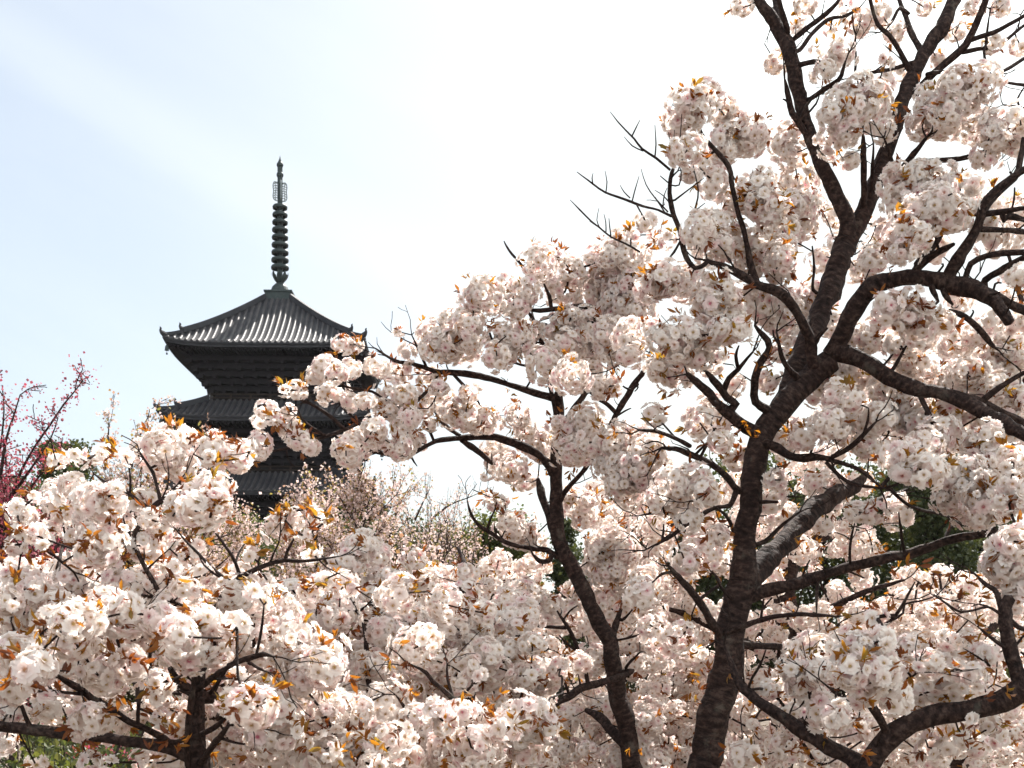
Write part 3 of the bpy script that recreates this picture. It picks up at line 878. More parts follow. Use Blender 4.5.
    def fill(self, poly, n, dr, Rr, holes=()):
        poly = np.array(poly, float)
        lo, hi = poly.min(0), poly.max(0)
        pts = []; tries = 0
        while len(pts) < n and tries < n*60:
            tries += 1
            x, y = self.r.uniform(lo[0], hi[0]), self.r.uniform(lo[1], hi[1])
            ins = False
            for (x0, y0), (x1, y1) in zip(poly, np.roll(poly, -1, 0)):
                if (y0 > y) != (y1 > y) and x < (x1-x0)*(y-y0)/(y1-y0) + x0: ins = not ins
            if not ins: continue
            if any(((x-hx)/ha)**2 + ((y-hy)/hb)**2 < 1 for hx, hy, ha, hb in holes): continue
            d = self.r.uniform(*dr)
            p = at(x, y, d)
            if pts and np.min(np.linalg.norm(np.array(pts) - p, axis=1)) < 0.085: continue
            pts.append(p)
            self.clusters.append((p, self.r.uniform(*Rr), False))
    def finish(self, leaves=3.0, sprays=(), keep=100):
        r_ = self.r
        # --- twigs: grow a spanning tree from limbs to clusters
        NP = [n_[0] for n_ in self.nodes]; NR = [n_[1] for n_ in self.nodes]; par = [-1]*len(NP)
        C = np.array([c[0] for c in self.clusters])
        todo = np.ones(len(C), bool)
        A = np.array(NP)
        dist = np.full(len(C), 1e9); src = np.zeros(len(C), int)
        for i, c in enumerate(C):
            dd = np.linalg.norm(A - c, axis=1); j = int(np.argmin(dd)); dist[i] = dd[j]; src[i] = j
        cnt = {}
        while todo.any():
            i = int(np.argmin(np.where(todo, dist, 1e9))); todo[i] = False
            s = src[i]; p0 = NP[s]; p1 = C[i]
            ln = np.linalg.norm(p1 - p0)
            mids = []
            k = max(1, int(ln/0.07))
            bend = r_.normal(0, 0.10*ln, 3); bend[2] -= 0.06*ln
            last = s
            for q in range(1, k+1):
                t = q/k
                p = p0 + (p1 - p0)*t + bend*math.sin(math.pi*t) + (r_.normal(0, 0.006, 3) if q < k else 0)
                NP.append(p); NR.append(0.0); par.append(last); last = len(NP)-1
                new = np.linalg.norm(C - p, axis=1)
                up = todo & (new*1.05 < dist)
                dist[up] = new[up]; src[up] = last
        base = len(self.nodes)
        n_all = len(NP)
        load = np.zeros(n_all)
        kids = {}
        for i in range(base, n_all): kids.setdefault(par[i], []).append(i)
        for i in range(n_all-1, base-1, -1):
            if i not in kids: load[i] = 1
            if par[i] >= 0: load[par[i]] += load[i]
        rad = lambda i: 0.0014 + 0.0011*math.sqrt(load[i])
        tw = self.web
        starts = [i for i in range(base, n_all) if par[i] < base]
        stack = list(starts)
        while stack:
            i = stack.pop()
            chain = [par[i], i]
            while True:
                ks = kids.get(chain[-1], [])
                if not ks: break
                ks = sorted(ks, key=lambda q: -load[q])
                stack.extend(ks[1:]); chain.append(ks[0])
            P = np.array([NP[c] for c in chain])
            R = [min(rad(chain[1])*1.15, NR[chain[0]]*0.9 if NR[chain[0]] > 0 else 1)] + [rad(c) for c in chain[1:]]
            PP, RR = spline(P, R, 0.03)
            tube(tw, PP - self.org, RR, 6 if RR[0] > 0.003 else 5, 0.12)
            # bare spurs on the twigs
            for q in range(2, len(PP)-1):
                if r_.random() < 0.05:
                    d = r_.normal(0, 1, 3) + np.array((0, 0, 0.6)); d /= np.linalg.norm(d)
                    a, b = spline([PP[q], PP[q] + d*0.02, PP[q] + d*r_.uniform(0.03, 0.07) + r_.normal(0, .006, 3)], [0.0016, 0.0014, 0.001], 0.02)
                    tube(tw, a - self.org, b, 4, 0.1)
        tw.obj('twigs', M_bark, self.root, True, 'stuff')
        # --- blossom balls: the largest in the picture are parts, the rest one mesh
        order = sorted(range(len(self.clusters)), key=lambda i: -(self.clusters[i][1]/self.clusters[i][0][1] + (1.0 if self.clusters[i][2] else 0.0)))
        rest = Acc()
        lv = Acc()
        for rank, i in enumerate(order):
            p, R, hand = self.clusters[i]
            lod = self.lod if (hand or p[1] < 4.2) else max(1, self.lod)
            if p[1] > 7.0: lod = 2
            key, S = proto(R, lod, int(r_.integers(4)))
            s = R/S*1.06; c0 = r_.normal(0, 1, 3) + np.array((0, -1.1, 0.05)); c0 /= np.linalg.norm(c0); B = basis(c0, r_).T; sq = np.array((1.0, 1.0, r_.uniform(0.82, 1.0)))
            if rank < keep:
                o = link('blossom_cluster', proto_mesh(key, self.m), self.root)
                Mx = Matrix([[*(sq[a]*B[a]*s), (p - self.org)[a]] for a in range(3)] + [[0, 0, 0, 1]])
                o.matrix_local = Mx
            else:
                v_, q, t, a, fr = _proto[key]
                P = ((v_*s) @ B.T)*sq + (p - self.org)
                n0 = rest.n
                rest.add(P, q, rad=a, frnd=(fr + r_.random()) % 1.0); rest.f.append(t + n0)
            # young copper leaves pushing out between the flowers
            for _t in range(1 + r_.poisson(leaves*0.6)):
                if _t == 0 and r_.random() < 0.25: continue
                k = r_.integers(3, 8)
                c_ = c0 if _t == 0 else r_.normal(0, 1, 3) + np.array((0, -.5, .3)); c_ = c_/np.linalg.norm(c_); dep = 0.62 if _t == 0 else 0.92
                tone = r_.random()
                for _ in range(k):
                    d = c_ + r_.normal(0, 0.55, 3); d /= np.linalg.norm(d)
                    add_leaf(lv, p - self.org + c_*R*dep + r_.normal(0, 0.004, 3), d, r_.uniform(0.016, 0.036), r_, float(np.clip(tone*0.7 + r_.uniform(0, .3), 0, 1)))
        for (x, y, d, n, rr) in sprays:
            c = at(x, y, d)
            for t in range(max(1, n//4)):
                q = c - self.org + r_.normal(0, 0.5, 3)*rr*np.array((1, .6, 1))
                c_ = r_.normal(0, 1, 3) + np.array((0, -.3, 0)); tone = r_.random()
                for _ in range(4):
                    dv = c_ + r_.normal(0, 0.7, 3)
                    add_leaf(lv, q + r_.normal(0, 0.004, 3), dv, r_.uniform(0.016, 0.033), r_, float(np.clip(tone*0.6 + r_.uniform(0, .4), 0, 1)))
        rest.obj('blossoms', self.m, self.root, True, 'stuff')
        lv.obj('leaves', M_leaf, self.root, True, 'stuff')

GRP = 'double-flowered cherry trees in the grove'
# ------------------------------------------------------------------ thin spring haze over the whole place
hz = Acc(); hz.box((-90, -25, -4.0), (90, 130, 36.0))
m_, t_, n_, l_ = mat('spring_haze')
pv = n_('ShaderNodeVolumePrincipled'); pv.inputs['Color'].default_value = (0.90, 0.93, 1.0, 1); pv.inputs['Density'].default_value = 0.00006
pv.inputs['Anisotropy'].default_value = 0.3
o_ = n_('ShaderNodeOutputMaterial'); l_(pv.outputs[0], o_.inputs['Volume'])
hz.obj('haze', m_, None, False, 'stuff')

# ---- the large tree on the right
A = Tree('cherry_tree', 'large blossoming cherry tree with the thickest bare trunk, forking high above all the others', 'tree', 4.0,
         '700,800,16.5 706,760,16 714,720,16 723,680,16.5 735,620,17 742,590,17.5 744,560,14 746,520,12.5 750,470,12.5 757,440,13.5 768,415,14.5 784,395,14.5 800,380,14.5 815,366,14 830,355,13.5', GRP, 688, M_petal, 0, 11)
A.limb('832,354,13 845,330,12.5 855,308,12 868,292,12 885,282,11.5 910,275,11 938,279,10.5 960,286,9.5 982,297,9 998,311,7 1007,324,6', -0.35, 1.2)
A.limb('950,273,8 958,260,8 966,246,7 978,226,5.5 982,207,5 993,192,5 1012,176,4.5 1040,160,4', -0.15)
A.limb('981,219,4 988,205,4.5 1002,190,4.5 1017,175,4.5 1021,158,4 1024,138,3', 0.1)
A.limb('966,277,5 971,264,4.5 986,256,4 1004,253,4 1035,251,3.5', -0.1)
A.limb('962,284,7 988,292,6.5 1006,302,6 1035,318,5.5', 0.1)
A.limb('985,281,4.5 1000,272,4.5 1014,264,4 1040,252,3.5', -0.15)
A.limb('916,270,5.5 932,256,5 945,249,4.5 954,244,4.5', -0.1, 0)
A.limb('916,264,4 930,250,4 938,240,3.5 944,232,3', 0.05, 0)
A.limb('932,288,4 935,295,3.5 938,301,2.5', -0.03, 0)
A.limb('944,290,4 948,298,3.5 953,304,2.5', -0.03, 0)
A.limb('980,229,3.5 1000,230,3 1035,232,3', 0.1)
A.limb('985,214,4.5 1002,212,4 1035,206,3.5', -0.1)
A.limb('1004,220,3 1010,215,3 1030,222,3', 0.05)
A.limb('930,312,2.5 947,311,3 965,317,3.2 978,327,3.2 988,340,3.5 995,348,3.5', 0.05, 1.0, 3.9)
A.limb('838,352,12 855,357,10.5 870,366,9.5 895,380,9 920,389,9 945,393,9 962,400,8.6 985,413,8.4 1005,424,8.4 1045,444,8.4', -0.4, 0.8)
A.limb('972,398,5 985,404,4.5 1000,411,4.5 1040,430,4', 0.1)
A.limb('984,399,4 998,388,4 1012,379,3.5 1040,364,3', -0.1)
A.limb('890,374,2.6 897,363,2.4 904,350,2 908,344,1.6', -0.05, 0.2)
A.limb('920,396,3.4 927,410,3.2 933,422,3 942,434,2', -0.05, 0.3)
A.limb('812,360,8 810,342,7.5 805,330,7 800,320,6.5 791,307,6 782,296,6 770,290,5.5 757,286,5 740,276,5 722,267,4.5 707,261,4', -0.25, 1.0)
A.limb('812,344,3 820,335,2.8 827,328,2.2', -0.03, 0)
A.limb('757,285,4 750,262,4 745,236,3.6 737,206,3.4 733,188,3.4 729,166,3 715,150,2.8 702,135,2.4 697,118,2', -0.05, 0.6)
A.limb('812,352,3 810,330,3 812,318,2.6', 0.05, 0)
A.limb('756,402,5.5 755,388,5 756,377,5 761,362,4.5 770,347,4 763,335,3 755,325,2.4', -0.2, 0.8)
A.limb('791,372,3.4 783,362,3 779,350,2.6 776,332,2', -0.15, 0.3)
A.limb('754,432,7.5 741,424,7 727,412,6.5 716,402,6 705,391,5.5 695,383,5 686,375,4.5', -0.2, 0.6)
A.limb('736,404,5 728,398,5 722,390,5 714,380,4.5 707,372,4', -0.1)
A.limb('724,390,4 729,378,3.5 738,368,3 752,352,2.4', -0.1)
A.limb('738,368,2.6 736,355,2.2 739,345,1.8', -0.04, 0)
A.limb('737,490,4.4 728,478,4.2 715,467,4.2 703,460,4 690,455,4 676,450,3.6 662,448,3', -0.3, 1.0)
A.limb('690,446,3 672,437,2.8 655,431,2.6 640,430,2.4', -0.2, 0.8, 3.75)
A.limb('700,458,2.2 708,443,2 716,428,1.8 722,418,1.4', -0.1, 0.3)
A.limb('730,505,3.2 718,507,3 707,511,3 696,518,3 685,525,2.8 666,539,2.6 647,549,2', -0.2, 0.8)
A.limb('684,526,2.2 676,517,2 664,513,2 650,514,1.8 638,516,1.4', 0.1, 0.3)
A.limb('735,535,2.4 730,522,2.2 722,512,2 706,503,1.8 690,501,1.6', -0.3, 0.4)
A.limb('763,443,6 775,447,5.5 787,455,5 800,458,5 815,457,4.6 830,459,4.4', -0.25, 0.8)
A.limb('826,459,3 842,463,3 858,469,3 870,478,3 880,487,2.8', -0.1, 0.6)
A.limb('832,457,3 846,450,3 858,440,2.8 867,430,2.4 876,421,2', -0.1, 0.3)
A.limb('864,433,2 868,420,1.8 869,408,1.4', -0.05, 0)
A.limb('826,462,2.4 835,472,2.3 846,481,2.2 860,486,2.2 884,488,2', -0.05, 0.6)
A.limb('810,456,2 814,442,1.8 820,425,1.6 823,411,1.2', -0.05, 0.2)
A.limb('882,486,2.4 893,473,2 903,459,1.8 912,446,1.4', -0.05, 0.1)
A.limb('888,487,2.4 898,497,2.4 910,506,2.2 925,511,2 945,515,1.8 960,523,1.6', 0.2, 0.8)
A.limb('755,503,2.6 766,502,2.4 778,502,2.2', -0.1, 0)
A.limb('755,490,3 765,478,2.6 777,467,1.8', -0.1, 0.3)
A.limb('744,588,12 756,572,13.5 770,556,14 785,540,14 800,524,15 815,509,13 832,498,12 850,489,10 860,482,7 868,472,4', 0.55, 0.6)
A.limb('755,545,3 766,541,3 780,527,2.4 800,512,2', 0.0, 0.4)
A.limb('768,418,8 784,396,11 797,366,13 809,337,13.5 819,312,14 828,290,14 836,266,14 843,246,14', 0.35, 0.3)
A.limb('840,256,12 847,235,11 847,218,10 838,200,9.5 826,172,9 816,150,8.5 809,128,8 803,106,8 797,85,8 792,62,8 786,44,8 776,27,7 766,12,6.5 759,0,6 748,-25,5', -0.1, 0.8)
A.limb('844,250,12 852,235,11.5 860,220,11 868,202,10 877,178,9.5 886,152,9.5 895,128,9.5 902,106,9.5 911,84,9 918,66,8.5 926,48,8 937,28,8 947,10,8 953,-3,8 964,-28,7', 0.1, 0.8)
A.limb('794,39,3.5 806,29,3.2 821,18,3 836,4,2.6 842,-6,2', -0.1, 0.6)
A.limb('779,26,4 778,10,4 774,-8,3.5', 0.1, 0.3)
A.limb('788,33,4 783,16,3.6 777,-4,3', -0.1, 0.3)
A.limb('811,99,3.5 824,90,3.2 839,80,3 843,70,2.6 846,61,2', -0.15, 0.5)
A.limb('803,64,3.4 814,62,3.2 828,63,3', -0.1, 0.2)
A.limb('811,142,4.5 800,124,4.2 793,114,4 789,100,3.4 788,92,3 785,80,2.2', -0.1, 0.5)
A.limb('800,121,2 806,106,1.8 815,95,1.4', -0.05, 0.2)
A.limb('800,50,3 812,34,2.6 828,20,2.4 846,16,2.2 860,8,2', 0.1, 0.6)
A.limb('910,70,3.6 900,52,3.4 889,36,3.2 880,28,3 874,18,2.8 869,0,2.6 867,-8,2', -0.15, 0.4)
A.limb('923,54,4.2 914,38,4 907,22,3.8 902,10,3.4 896,-6,3', 0.15, 0.4)
A.limb('909,14,2.4 900,8,2.2 893,20,2 886,30,1.6', -0.05, 0.3)
A.limb('917,92,5.5 928,80,5 940,68,5 953,57,4.8 966,45,4.4 974,30,3.8 981,12,3.4 988,-6,3', -0.2, 0.6)
A.limb('968,41,3.4 980,37,3 993,33,2.8 1008,25,2.6 1030,12,2.2', -0.05, 0.5)
A.limb('962,52,2.8 978,49,2.6 993,47,2.4 1006,40,2.2 1028,22,1.8', 0.1, 0.5)
A.limb('987,40,1.8 984,52,1.8 986,62,1.6 990,72,1.2', -0.05, 0.3)
A.limb('986,42,1.8 988,26,1.6 991,8,1.2', 0.05, 0.3)
A.limb('928,74,3.5 940,72,3.3 951,72,3', -0.1, 0.2)
A.limb('914,62,2.6 902,66,2.4 886,70,2.4 868,73,2.2 852,77,1.8', -0.1, 0.6)
A.limb('855,75,2 856,58,1.8 856,34,1.4', 0.02, 0.3)
A.limb('876,184,4.5 890,176,4.2 904,166,4.2 914,154,4 926,138,3.4', -0.2, 0.3)
A.limb('904,164,3.6 920,162,3.6 940,161,3.5 960,159,3.2 978,154,3 994,148,2.6', -0.15, 0.5)
A.limb('862,215,4.4 864,196,4.2 864,170,4 863,150,3.6 863,136,3', -0.2, 0.6)
A.limb('868,205,3 872,185,2.8 873,165,2.5 874,143,2', -0.15, 0.5)
A.limb('893,165,3 889,152,2.6 884,138,1.8', -0.1, 0.4)
A.limb('813,290,2 814,268,1.8 812,246,1.4', -0.1, 0.2)
A.fill([(720, 210), (1000, 150), (1024, 330), (850, 330), (830, 290), (720, 330)], 16, (4.5, 5.3), (0.05, 0.08))
A.fill([(780, 370), (930, 380), (930, 460), (800, 460)], 22, (4.45, 5.0), (0.05, 0.08))  # clusters added in the sun's path to shade the thick limb below
# the bare twigs against the sky
A.limb('705,264,3.24 695,268,3.31 686,258,3.31 682,243,3.17 680,230,3.02 674,215,2.74 671,200,2.59 670,185,2.3 672,172,2.16 677,160,1.73', -0.1, 0.3)
A.limb('670,170,1.73 656,158,1.58 642,149,1.44 634,139,1.3 625,130,1.15 617,121,1.01 610,112,0.79', -0.1, 0.2)
A.limb('671,216,1.73 658,210,1.58 642,206,1.58 624,199,1.44 605,192,1.37 593,184,1.22 577,172,0.86', -0.15, 0.2)
for s_ in ('655,156,1.01 656,144,0.86 655,125,0.65', '632,136,0.94 636,128,0.79 640,120,0.58', '643,151,0.94 632,146,0.86 624,137,0.65', '606,192,0.86 607,182,0.72 605,171,0.58',
           '593,184,0.79 592,178,0.72 593,173,0.58', '632,202,0.94 635,190,0.86 639,176,0.65', '630,198,0.79 624,192,0.72 620,185,0.58', '668,212,1.08 655,198,0.94 646,185,0.79 641,169,0.58',
           '663,207,0.86 664,196,0.72 667,188,0.58', '675,200,1.3 688,190,1.15 704,178,0.86', '671,185,1.01 660,176,0.86', '672,206,0.94 664,196,0.72 655,190,0.65', '679,185,1.01 681,172,0.86 676,158,0.72',
           '682,240,1.44 690,222,1.3 696,205,1.15 698,190,1.01 693,165,0.72', '681,240,1.87 674,252,1.87 669,258,1.73', '690,215,0.94 705,203,0.79', '677,164,1.01 670,155,0.86 664,146,0.65'):
    A.limb(s_, -0.04, 0)
A.limb('640,252,1.3 626,244,1.3 611,237,1.3 600,228,1.15 591,221,1.01 580,210,0.86 570,200,0.65', 0.0, 0.1, 4.2)
for s_ in ('600,228,0.86 597,220,0.72 599,208,0.58', '606,232,0.86 606,222,0.72 604,214,0.58', '611,237,1.01 610,228,0.86 609,218,0.65', '590,221,0.86 596,226,0.79'):
    A.limb(s_, -0.02, 0)
# lower branches
A.limb('748,598,8.5 762,592,8 780,587,7.5 800,583,7 820,576,6.5 850,567,6 880,560,6 908,554,5.8 943,541,5.2 970,535,4.8 993,531,4.4 1010,529,3.6', -0.35, 0.8)
A.limb('851,568,2 850,552,1.8 852,535,1.5 856,520,1.2', -0.1, 0.4)
A.limb('905,555,1.8 902,538,1.6 899,512,1.2', -0.1, 0.1)
A.limb('945,540,3 950,528,2.6 962,520,2 985,515,1.6', 0.1, 0.4)
A.limb('818,580,2 817,596,2 817,613,1.6', -0.05, 0.3)
A.limb('722,634,4.4 742,627,4 762,620,3.4 780,616,3 801,614,2.8 820,615,2.4 838,617,2', -0.35, 1.0)
A.limb('735,644,5 748,645,4.6 768,647,4.4 790,648,4 812,648,3.6 838,648,3', 0.1, 1.0)
A.limb('722,637,6 712,624,5.4 704,611,5.2 697,601,5 688,590,4.8 677,577,4.4 668,566,3.6', -0.25, 0.4)
A.limb('672,572,2 662,574,2 655,580,1.6', -0.05, 0.2)
A.limb('712,590,2.2 720,582,2 708,568,1.8', 0.05, 0.2)
A.limb('729,597,1.8 722,588,1.6 716,578,1.3', -0.2, 0.2)
A.hand('692,104,25 680,124,21 706,96,20 722,112,21 687,150,22 735,141,30 752,132,20 722,153,18 715,182,22 741,202,26 762,190,26 769,210,25 798,182,24 796,210,24 '
       '715,236,27 700,231,22 735,243,23 757,246,22 777,252,22 780,142,18 790,130,15 793,153,18 646,222,14 690,175,12 700,168,14 633,236,10 655,235,10 668,240,12')
A.hand('776,63,16 741,8,15 805,5,15 799,27,10 860,21,19 881,14,15 842,53,18 824,71,14 895,33,14 887,62,10 899,74,12 976,6,13 1000,7,13 955,33,14 938,60,11 993,45,12 1020,45,13 845,5,10 925,8,10 830,30,9 816,52,9')
A.hand('862,98,29 845,120,26 876,94,22 876,115,22 833,142,20 886,131,14 957,98,31 934,105,26 981,80,24 946,119,24 978,125,23 1003,134,29 985,157,18 922,126,20 1020,120,20 850,160,12 840,100,18', (-0.25, 0.1), True)
A.hand('926,185,32 903,192,28 948,196,30 928,208,30 957,214,24 970,186,16 896,173,16 905,240,28 918,231,28 890,236,20 950,212,24', (-0.35, -0.1), True)
A.hand('873,262,20 858,272,17 993,237,22 983,222,16 866,222,10 876,226,8 806,302,26 819,300,22 833,325,20 779,305,22 793,205,20 781,230,24 802,225,22 779,260,20')
A.hand('913,312,26 919,325,22 889,306,20 1018,276,16', (-0.3, -0.1), True)
A.hand('875,337,25 858,335,17 898,342,22 919,337,20 943,322,15 958,341,20 978,333,20 1008,352,26 993,320,14 908,362,17 926,366,17 1016,325,18')
A.hand('667,282,26 686,283,24 715,297,29 728,320,28 707,308,24 741,300,24 722,333,20 672,337,27 688,348,26 665,366,25 676,376,21 712,362,20 700,350,18 760,305,24 776,318,24 766,258,22 751,261,22 711,250,24 778,272,18 790,340,20 740,330,16 650,290,18 651,330,16', (-0.3, 0.05))
A.hand('822,381,27 840,376,26 856,376,22 815,393,20 836,394,20 735,386,15 710,413,22 700,423,20 722,424,20 768,382,16 777,355,14 655,415,15')
A.hand('888,402,28 908,411,26 876,416,22 848,426,24 830,423,22 788,441,22 806,436,20 918,428,26 938,436,24 923,446,22 868,446,19 963,426,24 983,446,26 948,411,18 908,375,17 953,381,24 975,388,22 968,372,20 1000,368,28 1013,403,25 993,386,20 850,400,18 1015,440,22')
A.hand('913,466,26 900,457,22 928,473,22 978,481,32 958,481,28 993,476,30 968,506,28 988,506,28 953,501,22 1018,496,26 1012,460,22', (-0.4, -0.2), True)
A.hand('825,487,21 841,491,16 813,483,14 873,513,17 898,516,18 858,512,15 825,526,12 830,505,12 770,496,20 783,513,20 802,436,14 742,452,10 775,480,14')
A.hand('1008,556,32 1014,576,28 998,563,22 1018,542,24 1016,600,20', (-0.6, -0.4), True)
A.hand('672,493,26 690,483,25 662,498,20 707,493,18 700,556,24 685,561,20 720,561,18 720,440,16 735,462,14 690,520,16 718,535,14')
A.hand('660,641,22 680,638,20 650,625,16 690,655,18 640,595,20')
A.finish(2.2, [(708, 679, 3.7, 26, .07), (690, 688, 3.7, 18, .05), (752, 432, 3.9, 22, .04), (760, 358, 3.7, 12, .03), (805, 547, 3.9, 14, .05), (880, 487, 3.7, 8, .02)])

# ---- the tree in the middle
B = Tree('cherry_tree', 'blossoming cherry tree in the middle whose leaning trunk forks beside the pagoda', 'tree', 5.0,
         '634,790,10 630,760,10 625,725,9.5 620,700,9.5 613,662,9.5 609,640,10 598,624,10 588,604,8.5 577,581,8.3 566,562,8.3 557,544,8 555,520,8 555,500,7.5 555,480,7 556,458,6.5 558,430,6 560,408,6 559,392,5', GRP, 640, M_petal, 0, 22)
B.limb('559,399,5.5 547,396,4.6 535,393,4.3 515,386,4 496,380,4 480,376,3.8 465,373,3.4 440,371,3 428,367,2.6 412,362,2.3 395,360,2 375,348,1.5', -0.3, 1.0)
B.limb('426,366,2 420,352,1.8 412,335,1.2', -0.05, 0.5)
B.limb('454,375,2 466,388,1.9 474,396,1.7 480,405,1.4', 0.05, 0.3)
B.limb('553,474,6.5 546,462,6 535,452,5.5 520,445,5 505,440,4.6 490,437,4.2 470,438,3.8 455,439,3.4 440,441,3.2 424,448,3 410,455,3 395,457,2.8 380,454,2.6 368,451,2', -0.35, 0.8)
B.limb('460,436,3 448,428,2.8 440,420,2.4 436,413,2', 0.1, 0.4)
B.limb('462,440,3.6 470,446,4 482,455,4.2 492,463,4', 0.2, 0.2)
B.limb('434,441,1.8 430,432,1.8 424,425,1.5', -0.05, 0.2)
B.limb('411,456,1.6 414,462,1.3 417,466,1', -0.03, 0)
B.limb('440,372,2.2 430,388,2.2 418,400,2.3 405,410,2.4 385,417,2.5 370,420,2.5 352,427,2.6 340,432,2.6 325,437,2.4 310,442,2 297,446,1.8 283,450,1.6 270,452,1.3', -0.35, 0.5)
B.limb('345,430,2.2 336,421,2.2 327,414,2.1 315,406,2 305,401,1.8 294,397,1.4', -0.1, 0.3)
B.limb('326,436,2 316,430,1.9 306,423,1.7 298,415,1.3', -0.1, 0.3)
B.limb('362,424,1.9 350,414,1.8 341,404,1.7 335,392,1.2', 0.1, 0.3)
B.limb('402,410,2 385,400,1.8 372,392,1.8 358,389,1.8 345,386,1.6 332,376,1.2', -0.1, 0.6)
B.limb('553,530,5 549,515,5 543,500,5 539,488,4.6 537,478,4', 0.1, 0.2)
B.limb('559,502,4 563,494,3.6 572,483,3.2 582,472,3.2 592,457,3.2 600,446,3.4 607,434,3.6 613,422,3.6 620,410,3.8 632,391,3.8 641,376,3.6 650,361,3.4', -0.5, 0.6)
B.limb('617,414,3 608,405,2.8 597,398,2.6 586,389,2.2', -0.1, 0.4)
B.limb('638,384,2 630,390,1.8 620,384,1.6', -0.05, 0.3)
B.limb('558,432,4 572,412,4 590,385,4 600,358,4.2 601,340,4.4 596,322,4.8 590,308,4.4 578,306,4 570,307,3.6 555,308,3.2 540,309,3 527,309,2.6', -0.2, 0.5)
B.limb('551,307,2.4 549,296,2.4 544,284,2.2', -0.05, 0.1)
B.limb('558,425,2.6 552,395,2.6 546,365,2.8 543,345,2.8 538,332,2.6 534,322,2.4 526,308,2', -0.2, 0.6)
B.limb('543,343,2.2 533,343,2.2 524,342,2', -0.03, 0.2)
B.limb('545,345,2.2 538,353,2 530,362,2 527,366,1.8 515,363,1.8 508,357,1.4', -0.05, 0.4)
B.limb('534,324,2.2 546,325,2.2 552,331,2', 0.05, 0.3)
B.limb('540,335,1.8 534,318,1.8 532,310,1.4', 0.1, 0.3)
B.limb('526,272,1.7 520,263,1.6 512,254,1.6 507,247,1.4 504,241,1.2', 0.0, 0, 4.75)
B.limb('527,310,1.7 527,292,1.6 526,272,1.6', -0.05, 0.2)
B.limb('492,340,1.8 488,328,1.6', 0.0, 0, 4.7)
B.limb('556,556,4 547,550,3.6 535,549,3.2 517,546,3 505,542,2.8 492,534,2.6 482,528,2.2 475,521,2 470,512,1.8 467,500,1.3', -0.2, 0.6)
B.limb('487,531,1.6 490,520,1.5 496,508,1.2', -0.05, 0.1)
B.limb('550,560,3 540,562,2.6 532,554,2.2', -0.1, 0.4)
B.limb('632,671,4 620,677,4.4 607,681,4.6 595,685,4.6 580,690,4.6 568,698,4.4 555,706,4', -0.3, 1.0)
B.limb('588,684,3 585,668,2.8 580,655,2.8 574,640,2.6 566,625,2.4 557,611,1.8', -0.15, 0.2)
B.limb('578,652,1.7 568,644,1.6 559,635,1.2', -0.05, 0)
B.limb('570,697,2 565,682,1.8 561,668,1.6 566,652,1.2', -0.1, 0.2)
B.limb('622,742,5.5 610,730,5.5 598,718,5.5 586,710,5', 0.2, 0.2)
B.limb('612,640,4.6 615,625,4.4 620,608,4', 0.1, 0.2)
B.limb('622,620,2 634,608,1.6', -0.1, 0)
B.limb('619,640,1.6 634,637,1.5 646,632,1.2', -0.1, 0.2)
B.limb('626,668,2.2 632,660,2 640,652,1.6', -0.15, 0.6)
B.limb('566,628,2.4 550,627,2.2 538,626,2 527,618,1.6', 0.1, 0.4)
B.hand('485,292,24 475,298,18 510,292,24 527,291,18 515,306,18 537,262,21 547,255,15 570,270,19 588,266,17 565,292,20 620,252,26 607,258,20 635,256,20 620,287,33 600,290,25 635,292,25 615,305,26 640,311,20 548,280,12 560,258,10')
B.hand('567,330,26 582,326,24 565,347,24 585,346,24 615,342,27 632,336,24 600,340,18 630,356,17 510,343,26 497,356,19 525,332,17 545,366,22 470,331,24 465,346,20 572,375,22 600,388,16 592,370,16 612,386,12 530,352,12', (-0.35, 0.0), True)
B.hand('439,341,26 462,328,24 482,298,14 446,349,20 455,335,20 425,345,14 450,320,14')
B.hand('342,345,14 355,346,11 325,367,16 350,371,16 338,372,14 315,376,12 328,395,16 340,393,12 350,402,12 365,401,12 295,391,15 284,390,10 302,390,9 267,412,15 260,421,10 288,412,10 292,430,15 300,441,15 310,447,12 285,428,10 260,446,17 252,455,10 275,420,9 374,366,14 385,371,12 402,371,14 407,353,12', (-0.2, 0.1), True)
B.hand('390,393,18 405,396,16 420,406,18 432,403,14 400,413,18 430,381,16 440,388,12 402,428,14 357,441,20 346,451,18 372,431,18 352,458,14 380,440,14 400,446,18 415,441,14 452,413,18 465,416,18 482,421,18 470,393,14 400,332,8 412,418,14 385,410,14 445,400,14 430,425,10', (-0.25, 0.1), True)
B.hand('582,431,30 570,441,24 596,441,24 577,453,22 560,425,14', (-0.3, -0.15), True)
B.hand('630,451,34 620,466,29 646,461,29 632,477,29 630,492,20 614,445,18', (-0.5, -0.3), True)
B.hand('541,442,20 530,440,16 517,417,16 525,430,13 500,463,20 513,468,18 525,481,16 475,418,18 488,421,14 492,451,14 487,476,8 497,502,12 490,497,8 504,500,8 520,526,20 509,531,18 532,538,16 525,540,16 506,520,12 540,455,12')
B.hand('577,506,20 585,518,16 568,495,14 590,500,12 610,546,26 600,551,22 621,553,22 610,571,22 595,565,14')
B.hand('522,593,22 550,608,18 570,612,18 600,604,20 640,608,22 595,659,20 612,664,15 645,580,18 660,590,16 625,590,18 575,590,16 540,600,14')
B.hand('535,676,26 525,682,22 550,679,20 515,652,22 560,668,15 580,664,16', (-0.6, -0.4), True)
B.hand('522,727,28 542,722,26 530,739,24 515,715,20', (-1.6, -1.45), True)
B.hand('635,732,26 645,742,22 627,727,22 650,725,18 567,749,20 617,762,22 522,762,22 572,717,15 590,750,15 605,705,14')
